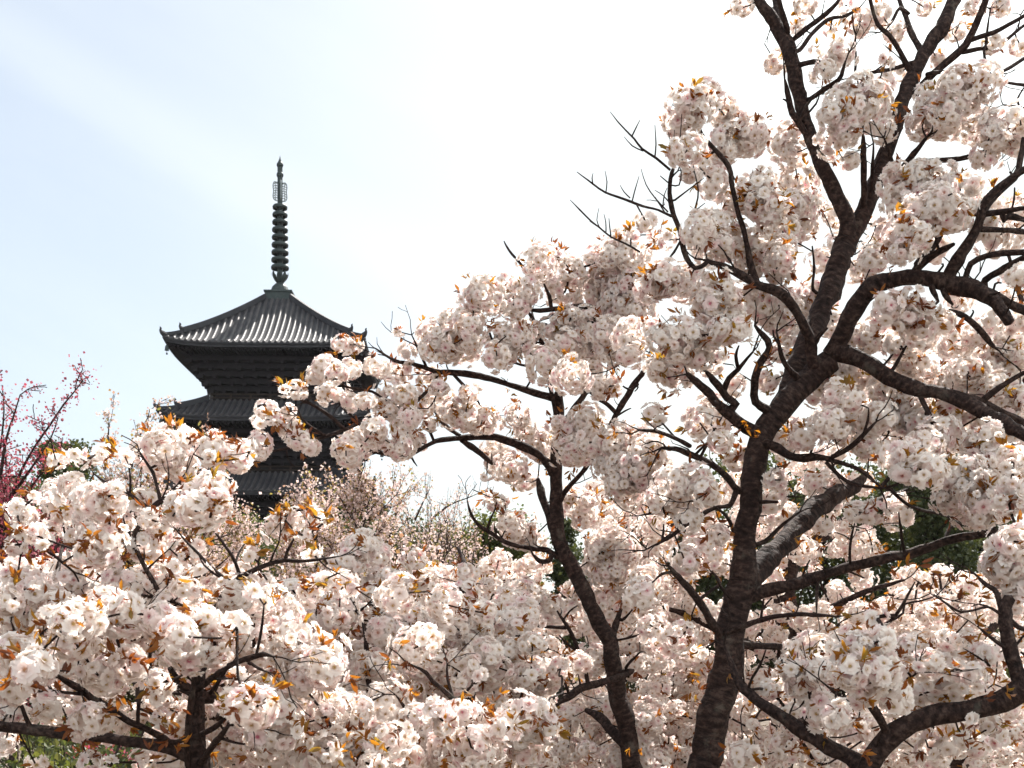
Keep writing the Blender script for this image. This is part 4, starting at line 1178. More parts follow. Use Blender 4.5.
B.finish(2.4, [(540, 722, 3.4, 16, .04), (560, 352, 4.8, 10, .03), (495, 290, 4.8, 12, .05), (440, 330, 4.7, 12, .05), (510, 395, 4.9, 18, .06), (640, 745, 4.8, 10, .04), (545, 470, 5, 10, .04), (500, 310, 4.8, 10, .04)])

# ---- the tree on the left, nearest to the camera
C = Tree('cherry_tree', 'low spreading cherry tree whose thick dark limb runs out of the bottom left corner', 'tree', 3.0,
         '205,800,13 200,770,11 198,745,10 197,722,9 196,700,8', GRP, 205, M_petal, 0, 33)
C.split = False
C.limb('196,760,8 175,750,7.5 150,744,7 115,739,7 75,736,7 32,731,7 0,726,6.5 -30,722,6', 0.1, 0.8)
C.limb('168,742,5 157,735,5 145,729,4.8 130,722,4.6 118,714,4.4 105,705,4.2 92,698,4 82,690,3.8 66,681,3.6 52,672,3.2', -0.25, 1.0)
C.limb('88,694,3 72,694,2.8 52,692,2.6 32,692,2.2', -0.1, 0.6)
C.limb('80,690,3.4 80,672,3.2 79,651,2.8', 0.05, 0.4)
C.limb('138,723,3 138,708,3 140,695,2.8 145,682,2.8 150,668,2.6 150,655,2.4 152,645,2.2 162,634,1.6', -0.1, 0.5)
C.limb('140,700,1.8 136,688,1.6', 0, 0)
C.limb('197,722,6 195,700,5.5 195,682,5 196,664,4', -0.1, 0.5)
C.limb('190,770,4.5 186,750,4.2 187,728,4 191,700,3.8 194,684,3', -0.15, 0.6)
C.limb('170,668,3 178,682,5 190,692,7 205,697,8 216,698,7', 0.1, 0.4, 3.05)
C.limb('199,688,5 210,680,4.6 222,671,4.4 238,662,4 250,657,3.6 262,653,3 272,656,2', -0.15, 0.8)
C.limb('256,656,2.2 259,642,2 262,625,1.8 264,605,1.4', -0.05, 0.1)
C.limb('246,660,2 258,668,1.8 268,672,1.4', -0.05, 0.4)
C.limb('210,694,2.4 220,680,2.2 228,668,1.6', -0.1, 0.4)
C.limb('176,742,3.4 190,738,3.2 205,733,3.2 215,728,3.2 224,720,2.8', -0.2, 0.6)
C.limb('198,768,4 206,755,3.8 218,740,3.6 230,725,3', -0.3, 0.5)
C.limb('32,731,3.4 25,716,3 19,702,2.4 8,690,2', -0.05, 0.6)
C.limb('17,640,1.8 14,630,1.8 11,622,1.4', 0, 0.2, 2.9)
C.limb('196,680,3.6 190,650,3.2 182,630,3 170,610,2.8 158,590,2.8 146,570,2.8 136,550,2.8 131,540,2.6', 0.2, 0.3)
C.limb('135,549,2.8 134,535,2.8 142,522,2.8 148,513,2.8 155,505,2.8 164,498,2.8 172,491,2.6 178,486,2.4 181,479,2', 0.0, 0.6)
C.limb('160,500,2.4 156,485,2.2 152,472,2.2 147,464,2 142,455,1.6', 0.1, 0.3)
C.limb('140,502,2.4 130,494,2.2 120,488,2.2 112,486,2 103,481,1.8 94,474,1.4', 0.1, 0.3)
C.limb('130,494,1.8 130,480,1.6 129,466,1.2', 0, 0.1)
C.limb('137,588,2 144,596,2.2 150,597,2.2 162,599,2.2 173,602,2.2 184,606,2 192,610,1.8', -0.1, 0.6)
C.limb('171,602,1.6 175,594,1.4 178,588,1', 0, 0)
C.limb('92,635,2 100,630,2 106,626,2 113,630,1.8 120,630,1.4', 0, 0.4, 2.8)
C.limb('117,550,1.9 123,557,1.9 132,566,1.6', 0, 0.2)
C.limb('113,560,1.8 122,560,1.6', 0, 0.2)
C.limb('144,560,1.5 144,548,1.2', 0, 0)
C.limb('25,535,1.4 38,545,1.6 52,554,1.8 62,562,2 74,572,2.2', 0.1, 0.3)
C.limb('58,578,2.2 60,562,2 63,545,1.8 70,530,1.4', 0.25, 0.2, 3.3)
C.limb('198,690,4.2 205,660,4 210,630,3.8 217,606,3.6 226,592,3.6 237,580,3.5 250,573,3.3 264,567,3 275,563,2.8 287,561,2.6 300,562,2.3 312,561,2 325,559,1.7 341,556,1.2', 0.15, 0.5)
C.limb('236,584,2.4 228,580,2.4 218,573,2.3 207,563,2.2 198,553,2 188,543,1.8 175,528,1.4', 0.05, 0.2)
C.limb('225,580,1.6 215,574,1.5 204,565,1.2 199,556,1', -0.05, 0.1)
C.limb('240,580,3 238,570,2.7 232,556,2.5 226,548,2.2 219,538,1.8 211,528,1.3', -0.05, 0.3)
C.limb('285,561,2.3 287,552,2.1 291,545,1.9 294,538,1.4', 0.0, 0.2)
C.limb('259,568,1.4 258,562,1.3 261,554,1', 0.0, 0)
F_ = (-0.25, 0.0)
C.hand('72,623,30 55,623,24 88,621,24 73,639,26 60,608,20', (-0.5, -0.35), True)
C.hand('107,603,24 125,613,24 132,624,18 118,626,18', (-0.35, -0.2), True)
C.hand('18,658,32 5,676,30 32,672,26 14,687,26 38,655,18', (-0.55, -0.4), True)
C.hand('105,676,26 95,672,20 131,664,22 122,655,14', (-0.3, -0.15), True)
C.hand('157,683,18 160,697,15 90,718,22 82,727,17 160,717,15', F_, True)
C.hand('180,638,28 196,633,28 213,639,25 193,652,28 217,654,18 205,622,20', (-0.6, -0.45), True)
C.hand('160,618,20 237,626,18 250,711,32 236,702,24 262,700,20', (-0.6, -0.4), True)
C.hand('15,586,26 30,591,24 7,602,22 25,613,18 47,703,19 10,711,18 5,743,14 35,763,13 92,764,16 110,767,14 145,762,16 200,749,13 70,583,20 140,581,20 160,587,18 185,591,18 240,678,14 225,690,14')
C.hand('95,455,13 106,452,12 57,462,11 64,457,9 72,456,12 80,462,9 125,457,14 140,450,18 160,446,22 175,437,18 186,437,13 170,457,20 182,458,18 160,463,16 180,473,14 150,440,10 212,450,19 225,452,20 235,460,18 210,462,13 247,457,9 247,445,10 203,447,9')
C.hand('205,492,24 216,490,22 192,497,22 212,508,24 195,511,22 180,506,21 173,516,15 210,521,14 220,500,14', (-0.35, -0.2), True)
C.hand('72,487,18 55,492,18 35,497,12 60,506,22 80,495,14', F_, True)
C.hand('95,500,24 87,510,26 107,503,24 100,518,24 115,495,16', (-0.5, -0.35), True)
C.hand('60,521,20 18,512,16 27,520,16 37,536,16 15,545,13 47,536,12 70,530,14 22,530,12', (-0.2, 0.1), True)
C.hand('85,541,22 100,546,24 110,541,22 90,553,20 78,552,14', (-0.45, -0.3), True)
C.hand('145,500,15 135,507,12 122,522,16 152,520,15 140,546,20 155,548,18 160,532,14 185,560,22 180,550,16 197,547,11 172,566,14 112,566,12')
C.hand('277,527,16 290,522,16 302,535,12 315,517,12 325,522,8 283,518,11 296,511,9 311,510,8', (-0.1, 0.1), True)
C.hand('312,552,14 250,556,14 267,580,12 222,583,10 205,575,14 190,578,14 240,600,15 255,592,16 270,597,14 325,580,14 310,595,16')
C.fill([(0, 560), (60, 560), (130, 560), (215, 560), (240, 575), (260, 600), (262, 768), (150, 768), (120, 730), (0, 720)], 100, (3.35, 4.4), (0.045, 0.075))
C.fill([(0, 575), (260, 590), (262, 660), (0, 660)], 30, (3.0, 3.4), (0.05, 0.08))
C.finish(2.6, [(72, 617, 2.4, 14, .02), (175, 725, 2.7, 18, .05), (172, 680, 2.8, 10, .03), (165, 748, 2.7, 18, .06), (205, 495, 2.65, 10, .03), (95, 532, 2.6, 10, .03), (38, 560, 2.9, 14, .05), (60, 655, 2.8, 16, .04), (262, 575, 3.0, 20, .1), (220, 610, 2.9, 16, .06), (255, 755, 2.8, 14, .06), (320, 518, 3.0, 5, .02)])

# ---- the tree whose blossom fills the bottom centre
E = Tree('cherry_tree', 'cherry tree filling the bottom centre with dense pale blossom and few visible branches', 'tree', 3.4,
         '440,860,14 445,820,13 452,790,11 460,768,9', GRP, 436, M_petal, 0, 44)
E.split = False
E.limb('462,762,6 466,745,5 463,722,4 456,702,3.4 448,694,3 441,688,2.8 432,680,2.6 426,673,2.4 413,666,1.8', -0.2, 0.6)
E.limb('457,702,2.6 464,694,2.4 472,685,1.8', -0.05, 0.2)
E.limb('453,698,2.4 449,684,2.2 447,674,1.8 447,664,1.4', 0.02, 0.3)
E.limb('462,758,4.5 476,742,4 490,737,3.8 506,731,3.2', -0.15, 0.8)
E.limb('455,770,4.5 430,745,4.2 406,736,4 420,733,3.6 436,727,3', -0.2, 0.8)
E.limb('420,745,3 414,725,2.4 405,708,2.2 396,695,1.6', -0.05, 0.3)
E.limb('440,800,6 390,770,5.5 340,735,5 312,705,4.5 300,680,3.6 292,650,3', 0.1, 0.6)
E.limb('318,712,2.4 312,700,2 310,690,1.4', -0.15, 0.1)
E.limb('380,765,4.5 372,720,4 368,680,3.6 366,640,3 360,610,2.4', 0.4, 0.6)
E.limb('455,770,5 470,700,4.5 472,660,4 465,630,3', 0.4, 0.6)
E.hand('277,613,28 290,618,22 265,625,20', (-0.2, 0.1), True)
E.hand('297,638,28 287,651,24 320,656,30 310,671,30 326,671,26 302,681,24 335,646,10 305,655,20', (-0.6, -0.45), True)
E.hand('278,731,28 271,707,28 286,727,24 260,717,22 262,735,20', (-0.6, -0.5), True)
E.hand('333,708,24 326,717,22 356,712,22 368,741,12 356,758,28 381,748,28 396,737,24 406,758,24 326,749,24 340,745,20 375,765,20', (-0.5, -0.3), True)
E.hand('443,721,18 436,712,18 471,718,20 461,711,18 451,751,28 471,747,28 461,761,26 486,752,24 508,727,20 455,735,18 480,715,12', (-0.5, -0.35), True)
E.hand('367,666,24 382,633,20 410,651,24 425,641,22 437,661,16 457,675,14 480,675,20 470,670,16 457,620,26 472,626,22 395,626,22 347,608,22 387,601,18')
E.hand('360,547,21 350,562,20 375,556,19 340,565,14 380,582,20 395,580,20 425,588,14 415,560,13 467,575,15 405,585,14 362,540,14 335,560,10', (0.3, 0.6), True)
E.fill([(240, 600), (330, 575), (420, 590), (470, 600), (520, 600), (540, 650), (540, 768), (240, 768)], 150, (3.5, 4.7), (0.045, 0.075))
E.fill([(260, 690), (530, 690), (530, 768), (260, 768)], 26, (3.0, 3.4), (0.05, 0.08))
E.finish(2.8, [(285, 730, 2.8, 24, .06), (393, 660, 3.0, 14, .04), (400, 695, 2.9, 18, .06), (370, 728, 2.8, 12, .05), (425, 720, 2.9, 20, .06), (455, 757, 2.9, 10, .04), (497, 705, 3.0, 20, .06), (330, 745, 2.8, 12, .05), (360, 542, 3.8, 8, .03)])

# ---- the tree with the heavy low limb at the lower right
D = Tree('cherry_tree', 'cherry tree at the lower right with one heavy bent limb sweeping out of the picture', 'tree', 3.1,
         '872,850,20 870,815,18 867,790,16', GRP, 875, M_petal, 0, 55)
D.limb('868,795,15 864,775,13 857,762,11 843,754,10 830,748,9.5 817,740,9 805,733,8.5 790,722,8 777,713,7.5 765,705,7 754,697,6.5 745,689,6 737,677,5 731,660,4 724,645,3', 0.35, 0.6)
D.limb('868,795,16 866,775,14.5 872,758,14 882,745,13.5 895,733,13.5 910,724,13.5 930,717,13.5 950,714,13.5 970,712,13.5 990,708,14 1005,701,14.5 1018,694,15 1050,678,16', -0.15, 0.5)
D.limb('1022,694,11 1019,682,9.5 1015,668,9 1011,655,8.6 1006,638,8.2 1004,622,8 1005,608,7.6 1008,598,7.2', 0.0, 0.4)
D.limb('1001,612,3.4 998,598,3.2 993,589,3 984,584,2.6 975,574,2', 0.05, 0.4)
D.limb('1009,650,2.6 998,643,2.4 985,633,2 978,627,1.4', -0.05, 0.3)
D.limb('1010,620,3 1018,628,2.8 1030,632,2.4', 0.0, 0.3)
D.limb('1016,645,2 1022,638,1.8 1030,632,1.4', 0.0, 0.1)
D.limb('888,738,5.5 883,724,5 877,712,5 872,703,4.6 868,694,4.2 868,682,3.6 871,664,2.6', -0.15, 0.5)
D.limb('874,708,2.6 862,705,2.3 850,702,2 836,692,1.8 820,680,1.3', -0.05, 0.3)
D.limb('869,686,2.6 882,685,2.3 900,681,2.1 911,677,1.8 918,672,1.4', -0.05, 0.3)
D.limb('809,734,3.2 810,716,2.6 810,698,2.3 808,680,2 807,665,1.5', -0.1, 0.3)
D.limb('806,690,1.6 803,684,1.3', 0, 0)
D.limb('748,690,2 752,678,1.8 760,665,1.8 766,650,1.3', -0.1, 0.1)
D.limb('868,690,2.8 866,660,2.8 868,637,2.6 878,628,2.6 891,621,2.5 900,610,2.2 906,600,1.9 911,590,1.7 915,582,1.2', -0.2, 0.2)
D.limb('893,620,1.8 903,613,1.8 905,604,1.6 920,601,1.5 936,596,1.2', 0.0, 0.3)
D.limb('912,604,1.4 912,614,1.1', 0, 0)
D.limb('1003,616,2 988,607,1.8 975,610,1.7 960,612,1.6 945,603,1.5 930,594,1.3', -0.15, 0.6)
D.limb('990,666,1.5 978,657,1.4 963,648,1.1', 0.0, 0.2, 3.0)
D.hand('875,652,28 860,649,24 850,672,24 876,672,24 863,692,20 888,677,22 893,699,22 845,655,16 882,640,16', (-0.35, -0.2), True)
D.hand('928,664,22 943,677,24 938,657,18 953,697,22 923,697,20 908,647,20 878,617,14 963,642,20 905,668,16 935,690,16 950,640,16')
D.hand('825,711,24 800,677,26 788,712,20 812,690,20 838,717,18 993,727,16 928,747,18 948,747,16 905,700,16 975,675,16 980,655,16 1000,740,14 965,740,12 820,670,18 770,690,14')
D.hand('974,720,9', (-0.08, -0.07), True)
D.fill([(750, 640), (1024, 640), (1024, 768), (730, 768)], 45, (3.5, 4.4), (0.045, 0.07))
D.finish(2.4, [(860, 612, 2.9, 26, .07), (848, 620, 2.95, 14, .04), (925, 582, 3.0, 20, .05), (912, 570, 3.0, 14, .05), (945, 600, 3.0, 20, .06), (965, 595, 3.0, 16, .05), (975, 738, 2.75, 12, .03), (955, 605, 3.0, 16, .08), (1000, 690, 2.8, 8, .03), (985, 680, 2.9, 12, .04), (870, 760, 2.9, 10, .05), (810, 745, 3.2, 12, .06), (975, 630, 3.0, 10, .04)])

# ---- trees further back
G = Tree('cherry_tree', 'cherry tree directly behind the thickest trunk, its grey stem showing between two forks', 'tree', 6.0,
         '782,760,12 786,700,12 788,640,11 789,600,11 792,570,10 797,545,9 805,515,7', GRP, 780, M_back, 1, 66)
G.limb('790,600,7 760,570,6 725,545,5 690,530,4 660,520,3', 0.4)
G.limb('795,560,7 830,530,6 870,505,5 905,490,4', 0.5)
G.limb('788,640,6 830,610,4.5 870,590,3.4 905,580,2.2', -0.3)
G.limb('787,660,7 740,640,6 700,620,5 660,605,3', -0.3)
G.limb('785,700,7 830,690,6 880,670,5', 0.3)
G.fill([(640, 470), (760, 470), (860, 440), (900, 470), (890, 560), (900, 800), (650, 800), (600, 600)], 340, (5.2, 7.0), (0.045, 0.08), [(885, 470, 18, 25), (925, 540, 50, 30)])
G.fill([(640, 680), (900, 680), (900, 840), (640, 840)], 60, (4.9, 6.5), (0.05, 0.08))
G.finish(2.6, keep=40)
H = Tree('cherry_tree', 'cherry tree at the right rear, under the dark conifer, covered in small bright blossom', 'tree', 7.2,
         '965,760,12 962,700,12 955,650,11 950,610,9 945,590,6', GRP, 968, M_back, 1, 77)
H.limb('958,660,7 990,630,6 1020,600,5 1050,570,4', 0.3)
H.limb('956,640,7 920,615,6 890,595,5', 0.3)
H.limb('962,700,7 920,680,6 880,660,5', -0.4)
H.fill([(880, 575), (930, 572), (975, 575), (1000, 585), (1034, 570), (1034, 768), (860, 768), (865, 620)], 260, (5.6, 8.4), (0.045, 0.08), [(940, 545, 55, 28)])
H.finish(2.6, keep=30)
I = Tree('cherry_tree', 'cherry tree at the right edge seen above the second limb, blossoming against the bright sky', 'tree', 5.6,
         '1100,760,12 1090,640,12 1075,560,11 1060,480,9 1048,420,8 1040,380,6', GRP, 1110, M_back, 1, 88)
I.limb('1060,480,7 1020,450,5 980,420,4 940,400,3 900,385,2.4', 0.2)
I.limb('1048,410,6 1020,370,5 985,345,4 950,330,3', 0.2)
I.limb('1070,520,6 1030,490,5 990,470,4', 0.2)
I.limb('1044,380,5 1030,330,4 1015,280,3 1000,230,2.4', 0.2)
I.limb('1046,400,6 1062,320,5 1060,220,4.4 1052,140,3.8 1048,60,3 1046,10,2', -0.8)
I.limb('1048,68,2.6 1030,57,2.4 1006,70,2.2 992,79,1.4', -0.2, 0.4)
I.limb('1050,92,2.4 1030,86,2.2 1010,83,2 995,79,1.4', -0.2, 0.4)
I.limb('1052,118,2.4 1030,111,2.2 1015,107,2 1003,105,1.3', -0.2, 0.4)
I.limb('1020,108,1.6 1018,98,1.6 1028,82,1.2', 0.0, 0.1)
I.fill([(850, 400), (900, 360), (960, 330), (1034, 310), (1034, 520), (985, 520), (900, 460), (850, 440)], 90, (5.0, 6.2), (0.045, 0.08), [(890, 370, 14, 10), (885, 455, 14, 16)])
I.fill([(985, 210), (1034, 190), (1034, 310), (1000, 310)], 10, (5.0, 6.0), (0.045, 0.07))
I.finish(2.4, keep=20)
J = Tree('cherry_tree', 'cherry tree with a dark crooked stem seen left of the leaning middle trunk', 'tree', 6.6,
         '528,760,9 522,710,9 508,655,8.5 495,632,8.5 482,610,8 468,597,7.5 455,590,6.5', GRP, 532, M_back, 1, 99)
J.limb('470,598,5 468,580,4.5 463,565,4 458,548,3', 0.3)
J.limb('484,610,4 500,590,3.6 512,575,3 530,560,2.4', -0.3)
J.limb('495,630,5 530,620,4 560,600,3.4 590,580,2.6', -0.3)
J.limb('458,592,4 440,580,3.4 425,570,2.6', 0.2)
J.limb('515,690,5 560,670,4 610,650,3.4 650,630,2.8', -0.2)
J.limb('515,680,5 480,660,4 440,650,3.4 400,640,2.6', -0.2)
J.fill([(380, 590), (430, 575), (480, 560), (520, 558), (545, 590), (600, 590), (640, 560), (680, 560), (700, 620), (720, 768), (380, 768)], 280, (5.6, 7.4), (0.045, 0.08), [(470, 600, 34, 12), (505, 638, 14, 12), (448, 585, 12, 10)])
J.fill([(590, 470), (640, 500), (665, 520), (660, 560), (600, 590), (585, 560)], 34, (5.6, 6.6), (0.045, 0.07))
J.fill([(480, 560), (545, 560), (560, 590), (480, 600)], 16, (5.6, 6.6), (0.045, 0.07))
J.fill([(520, 690), (700, 690), (700, 830), (520, 830)], 40, (5.4, 6.6), (0.05, 0.08))
J.finish(2.8, keep=40)

# ---------------------------------------------------------------- small-flowered trees further off
def grow(r_, P0, D0, L0, R0, lev, out, up=0.12, spread=0.55, nchild=(3, 5)):
    n = 5
    P = [P0]; d = D0/np.linalg.norm(D0)
    for i in range(n):
        d = d + r_.normal(0, 0.10, 3) + np.array((0, 0, up*0.3)); d /= np.linalg.norm(d)
        P.append(P[-1] + d*L0/n)
    out.append((np.array(P), R0, lev))
    if lev == 0: return
    for k in range(r_.integers(*nchild)):
        t = r_.uniform(0.3, 1.0); i = min(int(t*n), n-1); f = t*n - i
        p = P[i] + (P[i+1] - P[i])*f
        dd = d + r_.normal(0, spread, 3) + np.array((0, 0, up)); dd /= np.linalg.norm(dd)
        grow(r_, p, dd, L0*r_.uniform(0.5, 0.75), R0*0.55, lev-1, out, up, spread, nchild)

def quads_at(P, D, size, r_, flat=0.5):
    """small kite-shaped faces at points P pointing along D"""
    n = len(P)
    D = D/ (np.linalg.norm(D, axis=1)[:, None] + 1e-9)
    S = np.cross(D, r_.normal(0, 1, (n, 3))); S /= np.linalg.norm(S, axis=1)[:, None] + 1e-9
    s = (size*r_.uniform(0.6, 1.3, n))[:, None]
    U = np.cross(D, S)
    V = np.stack([P, P + s*(0.5*D + flat*S + 0.12*U), P + s*D, P + s*(0.5*D - flat*S + 0.12*U)], 1).reshape(-1, 3)
    f = np.arange(n)[:, None]*4 + np.array((0, 1, 2, 3))
    return V, f

def wild_tree(name, label, cat, px, d, top_py, spread_m, mat_, part, size, dens, seed, trunk_r=0.08, levels=4, lean=0.0, group=None, bare=0.15, up=0.12, sp=0.55, cl=0.05, extra=(), ext=1.0):
    r_ = np.random.default_rng(seed)
    bx, by = at(px, HZ, d)[:2]; gz = ground_z(bx, by)
    org = np.array((bx, by, gz))
    h = at(px, top_py, d)[2] - gz
    root = empty(name, label, cat, tuple(org), 0, group)
    out = []
    th = h*0.30
    T = [np.array((0, 0, -0.1)), np.array((lean*0.1, 0, th*0.5)), np.array((lean*0.3, 0, th))]
    ta = Acc(); PP, RR = spline(T, [trunk_r*1.4, trunk_r, trunk_r*0.85], 0.1); tube(ta, PP, RR, 10, 0.08)
    ta.obj('trunk', M_bark, root)
    nb = 7
    for k in range(nb):
        a = k*math.tau/nb + r_.uniform(-.3, .3)
        el = r_.uniform(0.35, 1.2)
        dv = np.array((math.cos(a)*math.cos(el)*spread_m/h*1.6 + lean/h, math.sin(a)*math.cos(el)*spread_m/h*1.6, math.sin(el)))
        grow(r_, T[-1] - np.array((0, 0, r_.uniform(0, th*0.3))), dv, h*0.36, trunk_r*0.5, levels-1, out, up, sp)
    zmax = max(o_[0][:, 2].max() for o_ in out); rmax = np.percentile(np.concatenate([np.hypot(o_[0][:, 0] - lean*.3, o_[0][:, 1]) for o_ in out]), 97)
    fz = (h - th)/(zmax - th); fr = spread_m/rmax
    for o_ in out:
        o_[0][:, 2] = np.where(o_[0][:, 2] > th, th + (o_[0][:, 2] - th)*fz, o_[0][:, 2]); o_[0][:, :2] *= fr
    for pl in extra:     # branches with their own course
        pts = [at(x, y, d + dz) - org for x, y, dz in pl]
        PPx, RRx = spline(np.array(pts), np.linspace(trunk_r*0.35, 0.004, len(pts)), 0.08)
        out.append((PPx, trunk_r*0.35, 2))
        for q in range(3, len(PPx), 2):
            dv = r_.normal(0, 1, 3) + np.array((0, 0, .6)) + (PPx[q] - PPx[q-1])*6
            grow(r_, PPx[q], dv, r_.uniform(.15, .4)*ext, 0.005, 1, out, up, sp)
    ba = Acc(); BP = []; BD = []
    for P, R0, lev in out:
        rr = np.linspace(R0, max(R0*0.5, 0.003), len(P)) if len(P) == 6 else np.linspace(R0, 0.004, len(P))
        PP, RR = (P, rr)
        tube(ba, PP, np.maximum(RR, 0.003), 6 if lev >= 2 else 4, 0.05)
        if lev <= 1 or len(P) != 6:
            n = max(2, int(dens*np.linalg.norm(np.diff(P, axis=0), axis=1).sum()))
            if r_.random() < bare: continue
            t = r_.uniform(0.1, 1, n)*(len(P)-1); i = np.minimum(t.astype(int), len(P)-2)
            p = P[i] + (P[i+1] - P[i])*(t - i)[:, None]
            dv = r_.normal(0, 1, (n, 3))
            BP.append(p + dv*cl*r_.random((n, 1))); BD.append(dv)
    ba.obj('branches', M_bark, root)
    BP = np.concatenate(BP); BD = np.concatenate(BD)
    V, f = quads_at(BP, BD, size, r_)
    fa = Acc(); cl_t = np.repeat(r_.random(len(BP)), 4)
    fa.add(V, f, frnd=cl_t)
    fa.obj(part, mat_, root, False, 'stuff')
    return root

GP = 'small-flowered trees in the middle distance'
wild_tree('cherry_tree', 'small-flowered pale pink cherry tree straight in front of the pagoda lower storeys', 'tree', 352, 20, 462, 1.7, M_small, 'blossoms', 0.042, 78, 5, 0.09, 5, 0.0, GP, cl=0.06)
wild_tree('cherry_tree', 'sparse pink cherry tree, fine open twigs against the sky right of the pagoda', 'tree', 436, 24, 470, 1.7, M_small, 'blossoms', 0.042, 26, 6, 0.07, 5, 0.0, GP, bare=0.3, cl=0.07,
          extra=[[(430, 520, 0), (450, 505, 0), (470, 497, 0), (492, 487, 0)], [(395, 515, 0), (402, 500, 0), (412, 482, 0)], [(415, 520, 0), (425, 498, 0), (432, 485, 0)]])
wild_tree('cherry_tree', 'brownish pink budding cherry tree with thin twigs just left of the pagoda', 'tree', 140, 16, 416, 1.9, M_small, 'blossoms', 0.04, 60, 8, 0.07, 5, 0.0, GP, bare=0.2, cl=0.06,
          extra=[[(130, 470, 0), (138, 440, 0), (145, 425, 0), (150, 410, 0)], [(105, 470, 0), (108, 440, 0), (109, 420, 0)]])
wild_tree('cherry_tree', 'dull pink cherry tree with yellow-green young leaves under the pagoda lowest roof', 'tree', 246, 18, 506, 1.9, M_small, 'blossoms', 0.045, 90, 9, 0.07, 5, 0.0, GP, cl=0.06)
wild_tree('cherry_tree', 'half open cherry tree of dark twigs and scattered pale flowers left of the crooked stem', 'tree', 430, 12, 540, 1.4, M_small, 'blossoms', 0.04, 90, 10, 0.06, 5, 0.0, GP, bare=0.25, cl=0.06)
wild_tree('crimson_tree', 'red-flowered small tree with upright dark branches at the left edge', 'tree', 14, 9, 436, 0.5, M_red, 'blossoms', 0.021, 110, 12, 0.04, 5, 0.0, None, bare=0.12, cl=0.05, sp=0.5, up=0.0, ext=0.55,
          extra=[[(2, 545, 0), (8, 510, 0), (18, 478, 0), (34, 448, 0), (50, 425, 0), (64, 404, 0), (75, 391, 0), (83, 380, 0)], [(4, 545, 0), (20, 505, .1), (38, 478, .1), (56, 458, .1), (72, 446, .1)],
                 [(0, 480, 0), (6, 440, 0), (14, 415, 0), (20, 395, 0)], [(-10, 500, 0), (0, 450, .2), (4, 410, .2), (2, 385, .2)], [(12, 495, 0), (30, 470, -.2), (50, 440, -.2), (58, 418, -.2)]])

# ---------------------------------------------------------------- evergreens and shrubs
def evergreen(name, label, cat, px, d, top_py, width, mat_, seed, cone=True, n=9000, size=0.22, group=None, low=0.12):
    r_ = np.random.default_rng(seed)
    bx, by = at(px, HZ, d)[:2]; gz = ground_z(bx, by); h = at(px, top_py, d)[2] - gz
    root = empty(name, label, cat, (bx, by, gz), 0, group)
    ta = Acc(); PP, RR = spline([(0, 0, -.1), (0.03*h, 0, h*.5), (0, 0, h*.96)], [h*.03, h*.02, h*.004], 0.3); tube(ta, PP, RR, 10, 0.08)
    ta.obj('trunk', M_bark, root)
    P = []; D = []
    la = Acc()
    m = 60 if cone else 46
    for k in range(m):
        t = r_.uniform(low, 1.0); a = r_.uniform(0, math.tau)
        rad = width/2*((1 - t)**0.8 + 0.05 if cone else math.sqrt(max(0.02, 1 - ((t - .6)/.45)**2))*r_.uniform(.75, 1.15))
        z = t*h
        dv = np.array((math.cos(a), math.sin(a), 0.12 if cone else .45))
        e = np.array((0, 0, z)) + dv*rad
        s0 = np.array((0, 0, max(z - rad*0.3, h*.05)))
        Pb, Rb = spline([s0, (s0 + e)/2 + np.array((0, 0, .05*h*r_.uniform(-.5, .5))), e], [h*.008, h*.006, h*.002], 0.3)
        tube(la, Pb, Rb, 5, 0.05)
        q = max(60, int(4*n/m*(rad/width*2 + .3)))
        tt = np.clip(r_.normal(.75, .25, q), .1, 1.08)
        c = s0 + (e - s0)*tt[:, None] + r_.normal(0, 1, (q, 3))*np.array((1, 1, .55))*width*.07
        P.append(c); D.append(r_.normal(0, 1, (q, 3)) + np.array((0, 0, -.3 if cone else .2)))
    la.obj('branches', M_bark, root)
    P = np.concatenate(P); D = np.concatenate(D)
    V, f = quads_at(P, D, size*0.42, r_, .38)
    fa = Acc(); fa.add(V, f, frnd=np.repeat(np.clip(r_.normal(.5, .3, len(P)), 0, 1), 4)); fa.obj('crown', mat_, root, False, 'stuff')
GE = 'evergreens behind the grove'
evergreen('conifer', 'dark green conifer seen through the gap at the right, above the long straight branch', 'tree', 925, 30, 440, 4.2, M_green, 201, True, 12000, .26, GE)
evergreen('conifer', 'darker conifer rising behind the right-hand edge blossoms', 'tree', 985, 36, 452, 5.0, M_green, 202, True, 10000, .28, GE)
evergreen('conifer', 'slim conifer tip showing between the middle trunk and the dense pink blossom', 'tree', 566, 40, 522, 2.2, M_green, 203, True, 7000, .26, GE)
evergreen('evergreen_tree', 'rounded olive green tree low in the sky gap left of the middle trunk', 'tree', 484, 38, 530, 3.6, M_olive, 204, False, 9000, .24, GE)
evergreen('evergreen_tree', 'dark rounded evergreen behind the red-flowered tree', 'tree', 70, 30, 450, 2.0, M_green, 205, False, 8000, .24, GE)
evergreen('evergreen_tree', 'dark rounded evergreen hidden low behind the left cherry tree', 'tree', 20, 26, 505, 4.0, M_green, 206, False, 9000, .24, GE)
evergreen('evergreen_tree', 'broad evergreen behind the bright blossom right of the thickest trunk', 'tree', 820, 34, 492, 6.5, M_green, 207, False, 11000, .28, GE)
evergreen('evergreen_tree', 'broad evergreen behind the blossom between the two main trunks', 'tree', 680, 36, 540, 6.0, M_green, 208, False, 10000, .28, GE)
evergreen('evergreen_tree', 'broad evergreen low behind the bottom centre blossom', 'tree', 420, 40, 556, 7.0, M_green, 209, False, 10000, .30, GE)
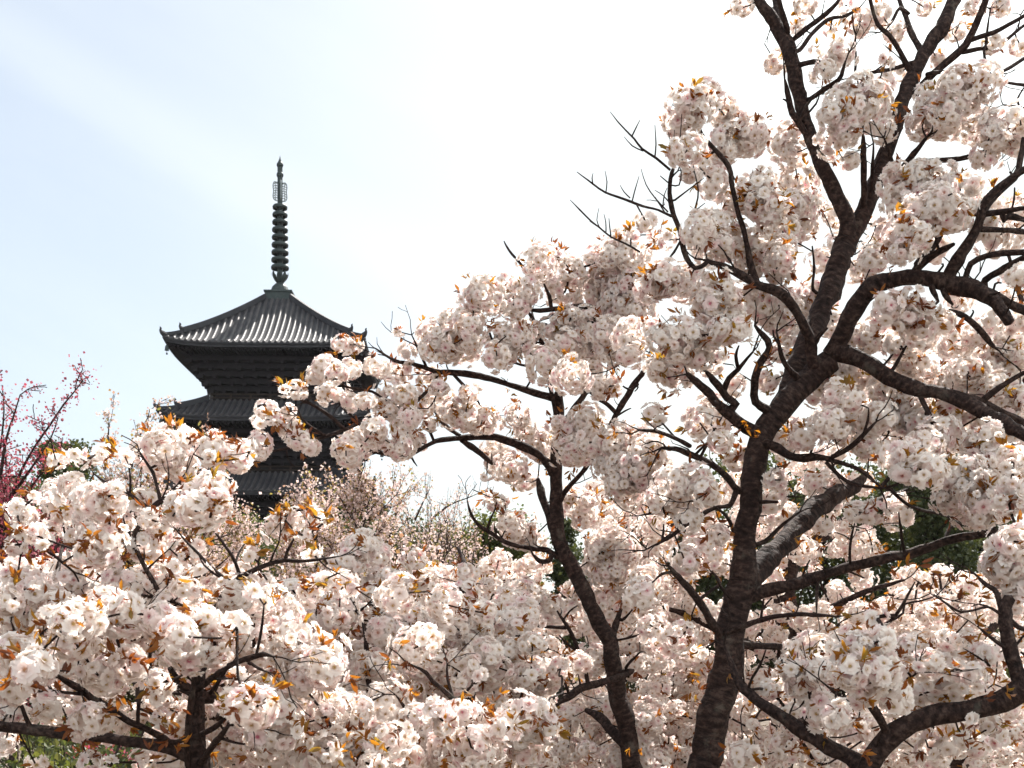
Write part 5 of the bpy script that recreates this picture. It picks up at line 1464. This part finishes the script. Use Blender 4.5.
evergreen('evergreen_tree', 'broad evergreen in front of the pagoda stone base', 'tree', 270, 46, 552, 8.0, M_green, 210, False, 10000, .32, GE)
evergreen('evergreen_tree', 'broad evergreen low behind the left blossom', 'tree', 140, 34, 520, 5.0, M_olive, 211, False, 10000, .26, GE)
def shrub(label, px, d, top_py, w, mat_, seed):
    r_ = np.random.default_rng(seed)
    bx, by = at(px, HZ, d)[:2]; gz = ground_z(bx, by); h = at(px, top_py, d)[2] - gz
    root = empty('shrub', label, 'shrub', (bx, by, gz), 0, 'shrubs under the left tree')
    sa = Acc(); P = []; D = []
    for k in range(26):
        a = r_.uniform(0, math.tau); rr = w/2*math.sqrt(r_.random())
        e = np.array((rr*math.cos(a), rr*math.sin(a), h*r_.uniform(.6, 1.0)))
        Pb, Rb = spline([np.array((e[0]*.15, e[1]*.15, -0.03)), e*np.array((.7, .7, .55)), e], [.012, .008, .003], .1)
        tube(sa, Pb, Rb, 5, .05)
        q = 110; t = r_.uniform(.25, 1.03, q)
        i = np.minimum((t*(len(Pb)-1)).astype(int), len(Pb)-1)
        P.append(Pb[i] + r_.normal(0, .06, (q, 3))); D.append(r_.normal(0, 1, (q, 3)) + np.array((0, 0, .5)))
    sa.obj('stems', M_bark, root)
    P = np.concatenate(P); V, f = quads_at(P, np.concatenate(D), .055, r_, .35)
    fa = Acc(); fa.add(V, f, frnd=np.repeat(r_.random(len(P)), 4)); fa.obj('foliage', mat_, root, False, 'stuff')
shrub('yellow-green leafy shrub below the dark limb at the bottom left corner', 40, 8.5, 742, 1.0, M_olive, 301)
shrub('dull green shrub under the dark left limb, between the yellow-green and red ones', 80, 10.0, 735, 1.1, M_green, 302)
shrub('reddish-leaved shrub under the dark limb, next to the left trunk', 112, 10.5, 740, 0.9, M_red, 303)
shrub('broad dull green shrub further back under the dark limb', 60, 13.5, 722, 2.2, M_green, 304)
shrub('olive green shrub furthest back in the gap under the dark limb', 105, 16.0, 716, 2.4, M_olive, 305)
shrub('low leafy shrub at the very bottom of the gap left of the trunk', 95, 8.0, 752, 1.2, M_green, 306)
